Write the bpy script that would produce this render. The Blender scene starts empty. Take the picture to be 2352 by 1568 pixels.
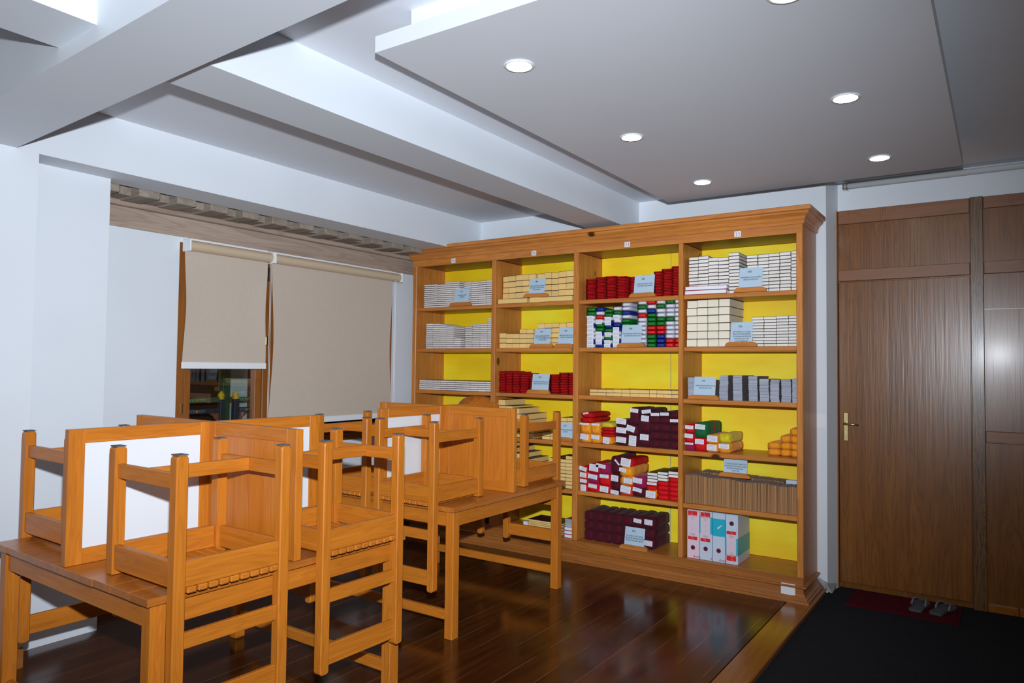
import bpy, bmesh, math, random
from mathutils import Vector, Matrix
PI = math.pi
SC = bpy.context.scene
COL = SC.collection
rnd = random.Random(7)

# ------------------------------------------------------------------ materials
def new_mat(name):
    m = bpy.data.materials.new(name); m.use_nodes = True
    nt = m.node_tree
    return m, nt, nt.nodes['Principled BSDF']

def N(nt, t, **kw):
    n = nt.nodes.new(t)
    for k, v in kw.items():
        setattr(n, k, v)
    return n

def ramp(nt, fac, stops):
    r = N(nt, 'ShaderNodeValToRGB')
    el = r.color_ramp.elements
    while len(el) < len(stops): el.new(0.5)
    for e, (p, c) in zip(el, stops):
        e.position = p; e.color = (*c, 1)
    nt.links.new(fac, r.inputs['Fac'])
    return r.outputs['Color']

def mixc(nt, fac, a, b, mode='MIX'):
    n = N(nt, 'ShaderNodeMix', data_type='RGBA', blend_type=mode)
    for s, v in ((n.inputs[0], fac), (n.inputs[6], a), (n.inputs[7], b)):
        if hasattr(v, 'is_linked'): nt.links.new(v, s)
        else: s.default_value = (*v, 1) if isinstance(v, tuple) else v
    return n.outputs[2]

def bump(nt, b, h, strength=.2, dist=.002):
    n = N(nt, 'ShaderNodeBump'); n.inputs['Strength'].default_value = strength; n.inputs['Distance'].default_value = dist
    nt.links.new(h, n.inputs['Height']); nt.links.new(n.outputs['Normal'], b.inputs['Normal'])

def plain(name, c, rough=.6, metal=0, var=.0, vscale=8, spec=.5, bmp=0, bscale=60, coat=0, orand=0):
    m, nt, b = new_mat(name)
    b.inputs['Roughness'].default_value = rough; b.inputs['Metallic'].default_value = metal
    b.inputs['Specular IOR Level'].default_value = spec; b.inputs['Coat Weight'].default_value = coat
    b.inputs['Base Color'].default_value = (*c, 1)
    tc = N(nt, 'ShaderNodeTexCoord')
    if var:
        n = N(nt, 'ShaderNodeTexNoise'); n.inputs['Scale'].default_value = vscale; n.inputs['Detail'].default_value = 4
        nt.links.new(tc.outputs['Object'], n.inputs['Vector'])
        nt.links.new(ramp(nt, n.outputs['Fac'], [(.3, tuple(x * (1 - var) for x in c)), (.7, tuple(min(1, x * (1 + var)) for x in c))]), b.inputs['Base Color'])
    if orand:
        oi = N(nt, 'ShaderNodeObjectInfo'); src = b.inputs['Base Color'].links[0].from_socket
        k = ramp(nt, oi.outputs['Random'], [(0, (1 - orand,) * 3), (1, (1, 1, 1))])
        nt.links.new(mixc(nt, 1.0, src, k, 'MULTIPLY'), b.inputs['Base Color'])
    if bmp:
        n = N(nt, 'ShaderNodeTexNoise'); n.inputs['Scale'].default_value = bscale; n.inputs['Detail'].default_value = 3
        nt.links.new(tc.outputs['Object'], n.inputs['Vector']); bump(nt, b, n.outputs['Fac'], bmp)
    return m

def wood(name, axis, dark, light, rough=.4, grain=1.0, knots=0.0, coat=.0, fine=1.0, spec=.5, bmp=.05, figure=.5, ring=.30):
    """Wood with the grain running along one object axis; every object gets its own offset."""
    m, nt, b = new_mat(name)
    b.inputs['Roughness'].default_value = rough; b.inputs['Coat Weight'].default_value = coat
    b.inputs['Coat Roughness'].default_value = .15; b.inputs['Specular IOR Level'].default_value = spec
    tc = N(nt, 'ShaderNodeTexCoord'); oi = N(nt, 'ShaderNodeObjectInfo')
    sh = N(nt, 'ShaderNodeVectorMath', operation='MULTIPLY_ADD')
    cx = N(nt, 'ShaderNodeCombineXYZ')
    for i in range(3): nt.links.new(oi.outputs['Random'], cx.inputs[i])
    nt.links.new(cx.outputs[0], sh.inputs[0]); sh.inputs[1].default_value = (17.3, 9.1, 13.7)
    nt.links.new(tc.outputs['Object'], sh.inputs[2])
    mp = N(nt, 'ShaderNodeMapping'); s = [grain * 11] * 3; s['xyz'.index(axis)] = grain * .9
    mp.inputs['Scale'].default_value = s; nt.links.new(sh.outputs[0], mp.inputs['Vector'])
    n1 = N(nt, 'ShaderNodeTexNoise'); n1.inputs['Scale'].default_value = 1.0; n1.inputs['Detail'].default_value = 2.5; n1.inputs['Distortion'].default_value = figure
    nt.links.new(mp.outputs[0], n1.inputs['Vector'])
    mu = N(nt, 'ShaderNodeMath', operation='MULTIPLY'); mu.inputs[1].default_value = 9.0; nt.links.new(n1.outputs['Fac'], mu.inputs[0])
    sn = N(nt, 'ShaderNodeMath', operation='SINE'); mu2 = N(nt, 'ShaderNodeMath', operation='MULTIPLY'); mu2.inputs[1].default_value = 6.28
    nt.links.new(mu.outputs[0], mu2.inputs[0]); nt.links.new(mu2.outputs[0], sn.inputs[0])
    mp2 = N(nt, 'ShaderNodeMapping'); s = [130 * fine] * 3; s['xyz'.index(axis)] = 4 * fine
    mp2.inputs['Scale'].default_value = s; nt.links.new(sh.outputs[0], mp2.inputs['Vector'])
    n2 = N(nt, 'ShaderNodeTexNoise'); n2.inputs['Scale'].default_value = 1; n2.inputs['Detail'].default_value = 2
    nt.links.new(mp2.outputs[0], n2.inputs['Vector'])
    mid = tuple((a + c) / 2 for a, c in zip(dark, light))
    c1 = ramp(nt, n1.outputs['Fac'], [(.28, mid), (.72, light)])
    ma = N(nt, 'ShaderNodeMapRange'); ma.inputs['From Min'].default_value = .1; ma.inputs['From Max'].default_value = 1.0
    ma.inputs['To Max'].default_value = ring; nt.links.new(sn.outputs[0], ma.inputs['Value'])
    c2 = mixc(nt, ma.outputs[0], c1, dark)
    f2 = ramp(nt, n2.outputs['Fac'], [(.3, (.84, .84, .84)), (.65, (1, 1, 1))])
    c3 = mixc(nt, .8, c2, f2, 'MULTIPLY')
    if knots:
        v = N(nt, 'ShaderNodeTexVoronoi'); v.inputs['Scale'].default_value = 1
        mk = N(nt, 'ShaderNodeMapping'); s = [knots * 2.2] * 3; s['xyz'.index(axis)] = knots * 1.5
        mk.inputs['Scale'].default_value = s; nt.links.new(sh.outputs[0], mk.inputs['Vector']); nt.links.new(mk.outputs[0], v.inputs['Vector'])
        kf = ramp(nt, v.outputs['Distance'], [(.05, (1, 1, 1)), (.085, (0, 0, 0))])
        c3 = mixc(nt, kf, c3, tuple(x * .22 for x in dark))
    nt.links.new(c3, b.inputs['Base Color'])
    if bmp: bump(nt, b, n2.outputs['Fac'], bmp)
    return m

def emit(name, c, s):
    m, nt, b = new_mat(name)
    b.inputs['Base Color'].default_value = (*c, 1); b.inputs['Emission Color'].default_value = (*c, 1); b.inputs['Emission Strength'].default_value = s
    return m

PINE_D, PINE_L = (.36, .095, .008), (.60, .195, .018)
CASE_D, CASE_L = (.30, .085, .014), (.62, .235, .048)
M = {}
for ax in 'xyz':
    M['pine_' + ax] = wood('honey_pine_' + ax, ax, PINE_D, PINE_L, .38, 1.7, spec=.4)
    M['case_' + ax] = wood('bookcase_pine_' + ax, ax, CASE_D, CASE_L, .36, 1.2, knots=1.3, spec=.4)
    M['case_dark_' + ax] = wood('stained_plinth_' + ax, ax, (.20, .06, .010), (.40, .14, .026), .4, .8, knots=.8)
M['top'] = wood('table_top_pine', 'y', (.26, .068, .010), (.50, .165, .026), .28, 1.5, coat=.15)
M['inset_wood'] = wood('divider_veneer', 'z', (.42, .10, .008), (.62, .20, .018), .4, 1.6, fine=.8)
M['veneer'] = wood('door_veneer', 'z', (.115, .034, .004), (.23, .083, .012), .30, 1.3, coat=.1, fine=.55, bmp=.35, figure=.12, ring=.45)
M['jamb'] = wood('partition_frame_z', 'z', (.16, .05, .012), (.31, .115, .034), .4, 1.0, knots=.9)
M['rail'] = wood('partition_frame_x', 'x', (.15, .048, .012), (.27, .10, .032), .4, 1.0)
M['post'] = wood('carved_post', 'z', (.05, .022, .008), (.20, .095, .033), .3, 1.1, coat=.2, figure=3.0, bmp=.3, ring=.85)
M['timber'] = wood('weathered_timber', 'y', (.20, .13, .095), (.44, .34, .27), .8, .7, figure=.6, bmp=.3)
M['timber_x'] = wood('weathered_joist', 'x', (.14, .11, .085), (.36, .30, .24), .85, .9, figure=.8, bmp=.3)
M['winframe'] = wood('window_frame_wood', 'z', (.15, .045, .008), (.30, .105, .02), .4, .8)
M['border'] = wood('floor_border_board', 'y', (.20, .06, .008), (.36, .13, .018), .22, .6, coat=.2)
M['white'] = plain('white_wall_paint', (.66, .70, .745), .55, var=.02, vscale=2, bmp=.03, bscale=90)
M['ceil'] = plain('white_ceiling_paint', (.70, .725, .77), .6, var=.015, vscale=2, bmp=.02, bscale=60)
M['board'] = plain('whiteboard', (.70, .73, .76), .3)
M['felt'] = plain('grey_felt', (.10, .10, .12), .95, var=.5, vscale=300)
M['carpet'] = plain('charcoal_carpet', (.017, .018, .022), .95, var=.35, vscale=220, spec=.1, bmp=.6, bscale=350)
M['mat'] = plain('red_mat_fibre', (.070, .004, .010), .95, var=.6, vscale=180, spec=.1, bmp=.8, bscale=260)
M['sandal'] = plain('grey_sandal_foam', (.06, .07, .085), .7)
M['strap'] = plain('translucent_grey_strap', (.12, .14, .165), .4)
M['blind'] = plain('beige_blind_fabric', (.52, .44, .36), .8, var=.03, vscale=60, bmp=.05, bscale=500)
M['tube'] = plain('beige_roller_cover', (.56, .44, .31), .45)
M['plastic'] = plain('white_plastic', (.74, .76, .78), .35)
M['brass'] = plain('aged_brass', (.42, .33, .15), .35, metal=1)
M['chrome'] = plain('chrome', (.7, .7, .7), .2, metal=1)
M['pipe'] = plain('white_gloss_pipe', (.55, .58, .58), .25)
M['ink'] = plain('black_ink', (.03, .035, .05), .7)
M['blueink'] = plain('blue_ink', (.015, .025, .16), .7)
M['paper'] = plain('white_paper', (.74, .75, .80), .7)
M['card'] = plain('pale_blue_card', (.42, .55, .66), .6)
M['cover'] = plain('maroon_book_cover', (.034, .004, .008), .5)
M['pages'] = plain('white_page_edges', (.78, .72, .68), .8, var=.08, vscale=9, orand=.16)
M['pages_w'] = plain('bright_page_edges', (.80, .77, .71), .8, var=.06, vscale=9, orand=.12)
M['cream'] = plain('cream_page_edges', (.84, .56, .20), .8, var=.06, vscale=9, orand=.12)
M['cream_l'] = plain('pale_cream_page_edges', (.82, .76, .60), .8, var=.04, vscale=9, orand=.06)
M['magenta_cover'] = plain('crimson_cover', (.30, .01, .06), .5)
M['grey_pages'] = plain('grey_page_edges', (.44, .47, .56), .75, var=.10, vscale=40, orand=.3)
M['grey_cover'] = plain('mottled_grey_cover', (.16, .14, .15), .7, var=.7, vscale=60)
M['kraft'] = plain('brown_kraft_spine', (.40, .20, .075), .7, var=.25, vscale=30, orand=.5)
M['kraft_top'] = plain('grey_trimmed_edge', (.36, .33, .36), .8, var=.2, vscale=60)
def cloth(name, c, rough=.75, sheen=.3):
    m = plain(name, c, rough, var=.22, vscale=28, bmp=.25, bscale=45, spec=.2)
    m.node_tree.nodes['Principled BSDF'].inputs['Sheen Weight'].default_value = sheen
    return m
M['red'] = cloth('red_cloth', (.46, .004, .006), sheen=.0)
M['redb'] = cloth('bright_red_cloth', (.62, .006, .010), sheen=.0)
M['maroon'] = cloth('maroon_cloth', (.070, .003, .012), sheen=.05)
M['orange'] = cloth('orange_silk', (.82, .30, .012), .5, sheen=.1)
M['brocade'] = cloth('gold_brocade', (.78, .28, .010), .45, sheen=.1)
M['yellow'] = cloth('yellow_silk', (.62, .50, .015), .5, sheen=.1)
M['green'] = cloth('green_cloth', (.006, .12, .035), sheen=.05)
M['magenta'] = cloth('magenta_cloth', (.30, .006, .065), sheen=.1)
M['vermilion'] = cloth('vermilion_cloth', (.72, .035, .006), sheen=.1)
M['saffron'] = cloth('saffron_cloth', (.50, .14, .010), .6, sheen=.1)
M['pk_white'] = plain('white_packet_wrap', (.68, .69, .77), .3, var=.08, vscale=40, bmp=.3, bscale=70)
M['pk_red'] = plain('red_packet_wrap', (.66, .008, .010), .35, var=.15, vscale=40, bmp=.3, bscale=70)
M['pk_green'] = plain('green_packet_wrap', (.006, .17, .022), .3, var=.15, vscale=40, bmp=.3, bscale=70)
M['pk_blue'] = plain('blue_packet_wrap', (.008, .025, .26), .3, var=.15, vscale=40, bmp=.3, bscale=70)
M['binder'] = plain('pale_blue_binder', (.52, .60, .72), .5)
M['binder_pink'] = plain('pale_pink_binder', (.72, .56, .64), .5)
M['turquoise'] = plain('turquoise_print', (.010, .40, .54), .45)
M['redprint'] = plain('red_print', (.66, .016, .014), .45)
M['pinklabel'] = plain('pink_spine_label', (.66, .54, .63), .55)
M['darkmag'] = plain('crimson_ring', (.28, .01, .08), .4)
M['black'] = plain('black_void', (.012, .012, .012), .6)
M['bag'] = plain('black_plastic_bag', (.008, .010, .008), .3, bmp=.6, bscale=25)
M['concrete'] = plain('grey_cement', (.33, .34, .36), .9, var=.2, vscale=30)
M['dark_panel'] = wood('dark_cabinet_wood', 'z', (.020, .008, .005), (.050, .020, .010), .5)
M['out_white'] = plain('pale_wall_beyond', (.62, .68, .70), .7)
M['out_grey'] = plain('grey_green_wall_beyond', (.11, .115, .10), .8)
M['out_green'] = plain('painted_green_post', (.03, .085, .04), .5, var=.4, vscale=20)
M['out_brown'] = plain('painted_russet_post', (.30, .085, .045), .5)
M['finial'] = plain('yellow_painted_finial', (.66, .42, .02), .4)
M['rail_green'] = plain('painted_green_rail', (.05, .11, .045), .5)
M['rail_blue'] = plain('painted_slate_rail', (.025, .04, .065), .5)
M['swirl_g'] = plain('mint_painted_swirl', (.30, .50, .38), .5)
M['swirl_b'] = plain('blue_painted_swirl', (.16, .27, .50), .5)
M['swirl_o'] = plain('orange_painted_rosette', (.55, .20, .05), .5)
M['lamp'] = emit('lamp_diffuser', (1, .96, .90), 26)

def yellow_paint():
    m, nt, b = new_mat('brushed_yellow_paint')
    tc = N(nt, 'ShaderNodeTexCoord'); mp = N(nt, 'ShaderNodeMapping'); mp.inputs['Scale'].default_value = (1.2, 1, 3.2)
    n = N(nt, 'ShaderNodeTexNoise'); n.inputs['Scale'].default_value = 1.3; n.inputs['Detail'].default_value = 5
    nt.links.new(tc.outputs['Object'], mp.inputs['Vector']); nt.links.new(mp.outputs[0], n.inputs['Vector'])
    nt.links.new(ramp(nt, n.outputs['Fac'], [(.32, (.92, .80, .03)), (.50, (.92, .66, .008)), (.70, (.84, .55, .005))]), b.inputs['Base Color'])
    b.inputs['Roughness'].default_value = .55
    return m
M['yellow_panel'] = yellow_paint()

def floor_mat():
    m, nt, b = new_mat('dark_varnished_floorboards')
    tc = N(nt, 'ShaderNodeTexCoord'); sp = N(nt, 'ShaderNodeSeparateXYZ'); nt.links.new(tc.outputs['Object'], sp.inputs[0])
    d = N(nt, 'ShaderNodeMath', operation='MULTIPLY_ADD'); d.inputs[1].default_value = 1 / .165; d.inputs[2].default_value = 100.70
    nt.links.new(sp.outputs[0], d.inputs[0])
    fl = N(nt, 'ShaderNodeMath', operation='FLOOR'); fr = N(nt, 'ShaderNodeMath', operation='FRACT')
    nt.links.new(d.outputs[0], fl.inputs[0]); nt.links.new(d.outputs[0], fr.inputs[0])
    wn = N(nt, 'ShaderNodeTexWhiteNoise', noise_dimensions='1D'); nt.links.new(fl.outputs[0], wn.inputs['W'])
    mp = N(nt, 'ShaderNodeMapping'); mp.inputs['Scale'].default_value = (9, .8, 1)
    av = N(nt, 'ShaderNodeVectorMath', operation='MULTIPLY_ADD'); cb = N(nt, 'ShaderNodeCombineXYZ')
    nt.links.new(wn.outputs['Value'], cb.inputs[1]); nt.links.new(cb.outputs[0], av.inputs[0]); av.inputs[1].default_value = (0, 30, 0)
    nt.links.new(tc.outputs['Object'], av.inputs[2]); nt.links.new(av.outputs[0], mp.inputs['Vector'])
    n = N(nt, 'ShaderNodeTexNoise'); n.inputs['Scale'].default_value = 1.5; n.inputs['Detail'].default_value = 5; n.inputs['Distortion'].default_value = .5
    nt.links.new(mp.outputs[0], n.inputs['Vector'])
    c = ramp(nt, n.outputs['Fac'], [(.3, (.030, .008, .002)), (.75, (.095, .028, .006))])
    t = ramp(nt, wn.outputs['Value'], [(0, (.7, .7, .7)), (1, (1.25, 1.2, 1.15))])
    c = mixc(nt, 1.0, c, t, 'MULTIPLY')
    # worn pale joint between boards
    a = N(nt, 'ShaderNodeMath', operation='LESS_THAN'); a.inputs[1].default_value = .022; nt.links.new(fr.outputs[0], a.inputs[0])
    n3 = N(nt, 'ShaderNodeTexNoise'); n3.inputs['Scale'].default_value = 3; nt.links.new(tc.outputs['Object'], n3.inputs['Vector'])
    mm = N(nt, 'ShaderNodeMath', operation='MULTIPLY'); nt.links.new(a.outputs[0], mm.inputs[0])
    mr = ramp(nt, n3.outputs['Fac'], [(.4, (0, 0, 0)), (.6, (.75, .75, .75))]); nt.links.new(mr, mm.inputs[1])
    c = mixc(nt, mm.outputs[0], c, (.20, .14, .10))
    nt.links.new(c, b.inputs['Base Color'])
    n4 = N(nt, 'ShaderNodeTexNoise'); n4.inputs['Scale'].default_value = 2.2; n4.inputs['Detail'].default_value = 4; nt.links.new(tc.outputs['Object'], n4.inputs['Vector'])
    rr = ramp(nt, n4.outputs['Fac'], [(.3, (.12,) * 3), (.75, (.28,) * 3)]); nt.links.new(rr, b.inputs['Roughness'])
    bump(nt, b, n4.outputs['Fac'], .05)
    return m
M['floor'] = floor_mat()

def glass_mat():
    m, nt, b = new_mat('window_glass'); nt.nodes.remove(b)
    o = nt.nodes['Material Output']; t = N(nt, 'ShaderNodeBsdfTransparent'); g = N(nt, 'ShaderNodeBsdfGlossy'); g.inputs['Roughness'].default_value = .01
    t.inputs['Color'].default_value = (.86, .90, .88, 1)
    f = N(nt, 'ShaderNodeFresnel'); f.inputs['IOR'].default_value = 1.5; mx = N(nt, 'ShaderNodeMixShader')
    nt.links.new(f.outputs[0], mx.inputs[0]); nt.links.new(t.outputs[0], mx.inputs[1]); nt.links.new(g.outputs[0], mx.inputs[2]); nt.links.new(mx.outputs[0], o.inputs[0])
    return m
M['glass'] = glass_mat()

# ------------------------------------------------------------------ mesh helpers
class MB:
    def __init__(s): s.v = []; s.f = []; s.m = []
    def add(s, vs, fs, m=0):
        o = len(s.v); s.v += [tuple(v) for v in vs]; s.f += [tuple(o + i for i in f) for f in fs]; s.m += [m] * len(fs); return s
    def box(s, x0, x1, y0, y1, z0, z1, m=0, mf=None):
        vs = [(x, y, z) for z in (z0, z1) for y in (y0, y1) for x in (x0, x1)]
        fs = [(0, 2, 3, 1), (4, 5, 7, 6), (0, 1, 5, 4), (2, 6, 7, 3), (0, 4, 6, 2), (1, 3, 7, 5)]   # -z +z -y +y -x +x
        s.add(vs, fs, m)
        if mf:
            for k, mm in mf.items(): s.m[len(s.m) - 6 + k] = mm
        return s
    def prism(s, pts, axis, a0, a1, m=0):
        """pts: outline in the two other axes (in xyz order), extruded along axis."""
        def mk(p, a):
            if axis == 'x': return (a, p[0], p[1])
            if axis == 'y': return (p[0], a, p[1])
            return (p[0], p[1], a)
        n = len(pts)
        vs = [mk(p, a0) for p in pts] + [mk(p, a1) for p in pts]
        fs = [tuple(range(n - 1, -1, -1)), tuple(range(n, 2 * n))] + [(i, (i + 1) % n, n + (i + 1) % n, n + i) for i in range(n)]
        return s.add(vs, fs, m)
    def tube(s, pts, r, seg=8, m=0, cap=True):
        pts = [Vector(p) for p in pts]; rings = []
        for i, p in enumerate(pts):
            d = (pts[min(i + 1, len(pts) - 1)] - pts[max(i - 1, 0)]).normalized()
            u = d.orthogonal().normalized() if i == 0 else (u - d * u.dot(d)).normalized()
            w = d.cross(u); rr = r[i] if isinstance(r, (list, tuple)) else r
            rings.append([p + (u * math.cos(2 * PI * k / seg) + w * math.sin(2 * PI * k / seg)) * rr for k in range(seg)])
        vs = [v for q in rings for v in q]; fs = []
        for i in range(len(rings) - 1):
            for k in range(seg):
                a, b = i * seg + k, i * seg + (k + 1) % seg
                fs.append((a, b, b + seg, a + seg))
        if cap: fs += [tuple(range(seg - 1, -1, -1)), tuple(range(len(vs) - seg, len(vs)))]
        return s.add(vs, fs, m)
    def lathe(s, prof, c, seg=20, m=0):
        vs = [(c[0] + r * math.cos(2 * PI * k / seg), c[1] + r * math.sin(2 * PI * k / seg), c[2] + z) for r, z in prof for k in range(seg)]
        fs = []
        for i in range(len(prof) - 1):
            for k in range(seg):
                a, b = i * seg + k, i * seg + (k + 1) % seg
                fs.append((a, b, b + seg, a + seg))
        fs += [tuple(range(seg - 1, -1, -1)), tuple(range(len(vs) - seg, len(vs)))]
        return s.add(vs, fs, m)
    def mitre(s, x0, x1, yf, yb, prof, m=0):
        """moulding profile (outset, z) carried along the left, front and right sides of a footprint, with mitred corners."""
        n = len(prof); vs = []
        for o, z in prof:
            vs += [(x0 - o, yb, z), (x0 - o, yf - o, z), (x1 + o, yf - o, z), (x1 + o, yb, z)]
        fs = []
        for i in range(n - 1):
            for k in range(3):
                a = i * 4 + k; fs.append((a, a + 1, a + 5, a + 4))
        fs += [tuple(i * 4 for i in range(n)), tuple(i * 4 + 3 for i in range(n - 1, -1, -1))]
        return s.add(vs, fs, m)
    def mesh(s, name, mats, bevel=0, seg=1, smooth=False, recalc=True):
        me = bpy.data.meshes.new(name); me.from_pydata(s.v, [], s.f)
        for i, mm in enumerate(s.m): me.polygons[i].material_index = mm
        for mt in (mats if isinstance(mats, (list, tuple)) else [mats]): me.materials.append(mt)
        bm = bmesh.new(); bm.from_mesh(me)
        if recalc: bmesh.ops.recalc_face_normals(bm, faces=bm.faces)
        if bevel:
            es = [e for e in bm.edges if len(e.link_faces) == 2 and e.calc_face_angle(0) > .5]
            bmesh.ops.bevel(bm, geom=es, offset=bevel, segments=seg, profile=.5, affect='EDGES', clamp_overlap=True)
        if smooth:
            for f in bm.faces: f.smooth = True
        bm.to_mesh(me); bm.free()
        return me
    def build(s, name, mats, parent=None, loc=None, **kw):
        return link(name, s.mesh(name, mats, **kw), parent, loc)

def link(name, me, parent=None, loc=None):
    o = bpy.data.objects.new(name, me); COL.objects.link(o)
    if parent is not None: o.parent = parent
    if loc is not None: o.location = loc
    return o
def tag(o, label, cat, group=None, kind=None):
    if label: o['label'] = label
    if cat: o['category'] = cat
    if group: o['group'] = group
    if kind: o['kind'] = kind
    return o
def thing(name, label, cat, loc=(0, 0, 0), rot=(0, 0, 0), group=None):
    o = bpy.data.objects.new(name, None); COL.objects.link(o); o.empty_display_size = .05
    o.location = loc; o.rotation_euler = rot
    return tag(o, label, cat, group)
def struct(name, mb, mats, label=None, cat=None, **kw):
    return tag(mb.build(name, mats, **kw), label, cat, kind='structure')
def dup(root, loc, rot, label):
    r = root.copy(); COL.objects.link(r); r.location = loc; r.rotation_euler = rot; r['label'] = label
    for ch in list(root.children):
        c = ch.copy(); COL.objects.link(c); c.parent = r
        for g in ch.children:
            d = g.copy(); COL.objects.link(d); d.parent = c
    return r
ORD = 'zeroth first second third fourth fifth sixth seventh eighth ninth tenth eleventh twelfth thirteenth fourteenth fifteenth sixteenth seventeenth eighteenth nineteenth'.split()
def nth(n):
    if n < 20: return ORD[n]
    t = {2: 'twent', 3: 'thirt', 4: 'fort', 5: 'fift', 6: 'sixt', 7: 'sevent', 8: 'eight', 9: 'ninet'}
    if n >= 100:
        return 'hundredth' if n == 100 else 'hundred-and-' + nth(n - 100)
    return t[n // 10] + 'ieth' if n % 10 == 0 else t[n // 10] + 'y-' + ORD[n % 10]

# ------------------------------------------------------------------ the room
CZ = 2.945                        # ceiling height
XW, YB = -4.75, 5.60              # window wall, back wall
b = MB(); b.box(-4.95, -1.22, -1.5, 5.62, -.05, 0)
struct('floor', b, M['floor'], 'dark varnished wooden board floor', 'floor')
b = MB(); b.box(-1.218, -1.056, -1.5, 5.62, -.05, .001)
struct('trim_1', b, M['border'], 'lighter orange-brown border board along the carpet edge', 'trim', bevel=.006)
b = MB(); b.box(-1.056, 3.2, -1.5, 5.9, -.09, -.03)
struct('carpet_floor', b, M['carpet'], 'charcoal grey carpet below the board floor', 'carpet')
# window wall with its opening
WY0, WY1, WZ0, WZ1 = 2.865, 5.02, .90, 2.40
b = MB()
b.box(-4.95, XW, .6, WY0, 0, 2.435); b.box(-4.95, XW, WY1, 5.75, 0, 2.435)
b.box(-4.95, XW, WY0, WY1, 0, WZ0); b.box(-4.95, XW, WY0, WY1, WZ1, 2.435)
b.box(-4.95, XW - .02, .6, 5.75, 2.435, CZ)
struct('wall_left', b, M['white'], 'white window wall beside the tables', 'wall')
b = MB(); b.box(XW, XW + .012, 2.2, 5.3, .0, .10)
struct('baseboard_left', b, M['case_dark_y'], 'brown skirting under the window', 'baseboard')
b = MB(); b.box(-4.90, -4.37, 1.70, 2.19, 0, 2.64)
struct('wall_left_boxing', b, M['white'], 'white boxed-out panel beside the window', 'wall')
b = MB(); b.box(-4.90, -4.15, .60, 1.712, .0, 2.64)
struct('pillar_left', b, M['white'], 'white pillar carrying the cross beam', 'pillar')
b = MB(); b.box(-4.15, -4.135, .6, 1.712, 0, .10)
struct('baseboard_pillar', b, M['case_dark_y'], 'brown skirting of the white pillar', 'baseboard')
# back wall behind the bookcase, its return, and the white strip above the panelling
b = MB()
b.prism([(-4.95, YB), (-1.05, YB), (-1.005, 5.80), (-1.005, 5.82), (-4.95, 5.82)], 'z', -.05, CZ); b.box(-1.05, 3.2, 5.80, 5.92, 2.735, 3.0)
struct('wall_back', b, M['white'], 'white back wall behind the bookcase', 'wall')
b = MB(); b.box(-4.95, 3.2, -1.0, 5.92, CZ, CZ + .08)
struct('ceiling', b, M['ceil'], 'white painted ceiling', 'ceiling')
b = MB(); b.box(-4.46, -4.17, 1.36, YB, 2.64, CZ)
struct('bulkhead_beam', b, M['white'], 'white boxed bulkhead above the window', 'beam')
b = MB(); b.box(-2.82, -2.515, 1.36, YB, 2.70, CZ); b.box(-2.85, -2.545, -.2, 1.30, 2.70, CZ)
struct('ceiling_beam', b, M['white'], 'long white ceiling beam running to the bookcase wall', 'beam')
b = MB()
ya = lambda x, y: y - .05 * (x + 1.6)
pts = [(-4.85, ya(-4.85, 1.165)), (1.5, ya(1.5, 1.165)), (1.5, ya(1.5, 1.48)), (-4.85, ya(-4.85, 1.48))]
b.prism(pts, 'z', 2.64, CZ)
struct('cross_beam', b, M['white'], 'wide white cross beam nearest the camera', 'beam')
b = MB(); b.box(-2.065, -.187, 2.05, 5.12, 2.80, 2.866); b.box(-1.905, -.35, 2.085, 4.9, 2.866, CZ)
struct('tray_ceiling', b, M['ceil'], 'dropped white ceiling tray with recessed lights', 'ceiling')
# timber lintel with joist ends
t = tag(MB().box(XW - .01, XW + .006, 2.19, 5.5, 2.435, 2.572).build('lintel', M['timber'], bevel=.004), 'weathered timber lintel above the window', 'lintel', kind='structure')
MB().box(XW - .01, XW + .035, 2.19, 5.5, 2.572, 2.612).build('lintel_moulding', M['timber'], t, bevel=.012, seg=2)
MB().box(XW - .01, XW + .17, 2.19, 5.5, 2.612, 2.70).build('infill_board', M['timber_x'], t)
y = 2.17
while y < 5.35:
    dx = rnd.uniform(-.015, .01)
    MB().box(XW, -4.475 + dx, y, y + .135, 2.604 + rnd.uniform(-.006, .004), 2.70).build('joist_end', M['timber_x'], t, bevel=.006)
    y += .253

# ------------------------------------------------------------------ window, blinds, what lies beyond
w = thing('window_1', 'brown wooden window half covered by blinds', 'window', (XW, 3.94, .9)); w['kind'] = 'structure'
def wpart(name, y0, y1, z0, z1, x0=-.10, x1=-.015, mat='winframe', par=w, **kw):
    return MB().box(x0, x1, y0 - 3.94, y1 - 3.94, z0 - .9, z1 - .9).build(name, M[mat], par, **kw)
wpart('frame_stile', WY0 + .002, WY0 + .07, WZ0 + .002, WZ1 - .002, bevel=.004)
wpart('frame_stile', WY1 - .06, WY1 - .002, WZ0 + .002, WZ1 - .002, bevel=.004)
wpart('frame_mullion', 3.585, 3.665, WZ0 + .002, WZ1 - .002, bevel=.004)
wpart('frame_rail', WY0 + .07, WY1 - .06, WZ0 + .002, WZ0 + .06, -.10, -.015, bevel=.004)
wpart('frame_rail', WY0 + .07, WY1 - .06, WZ1 - .06, WZ1 - .002, bevel=.004)
for ya_, yb_ in ((WY0 + .072, 3.583), (3.667, WY1 - .062)):
    s = MB()
    for q in ((ya_, ya_ + .055, .965, 2.335), (yb_ - .055, yb_, .965, 2.335), (ya_ + .055, yb_ - .055, .965, 1.03), (ya_ + .055, yb_ - .055, 2.27, 2.335)):
        s.box(-.085, -.03, q[0] - 3.94, q[1] - 3.94, q[2] - .9, q[3] - .9)
    sash = s.build('sash', M['winframe'], w, bevel=.003)
    MB().box(-.062, -.056, ya_ + .052 - 3.94, yb_ - .052 - 3.94, .125 - .01, 1.38).build('pane', M['glass'], sash)
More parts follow.
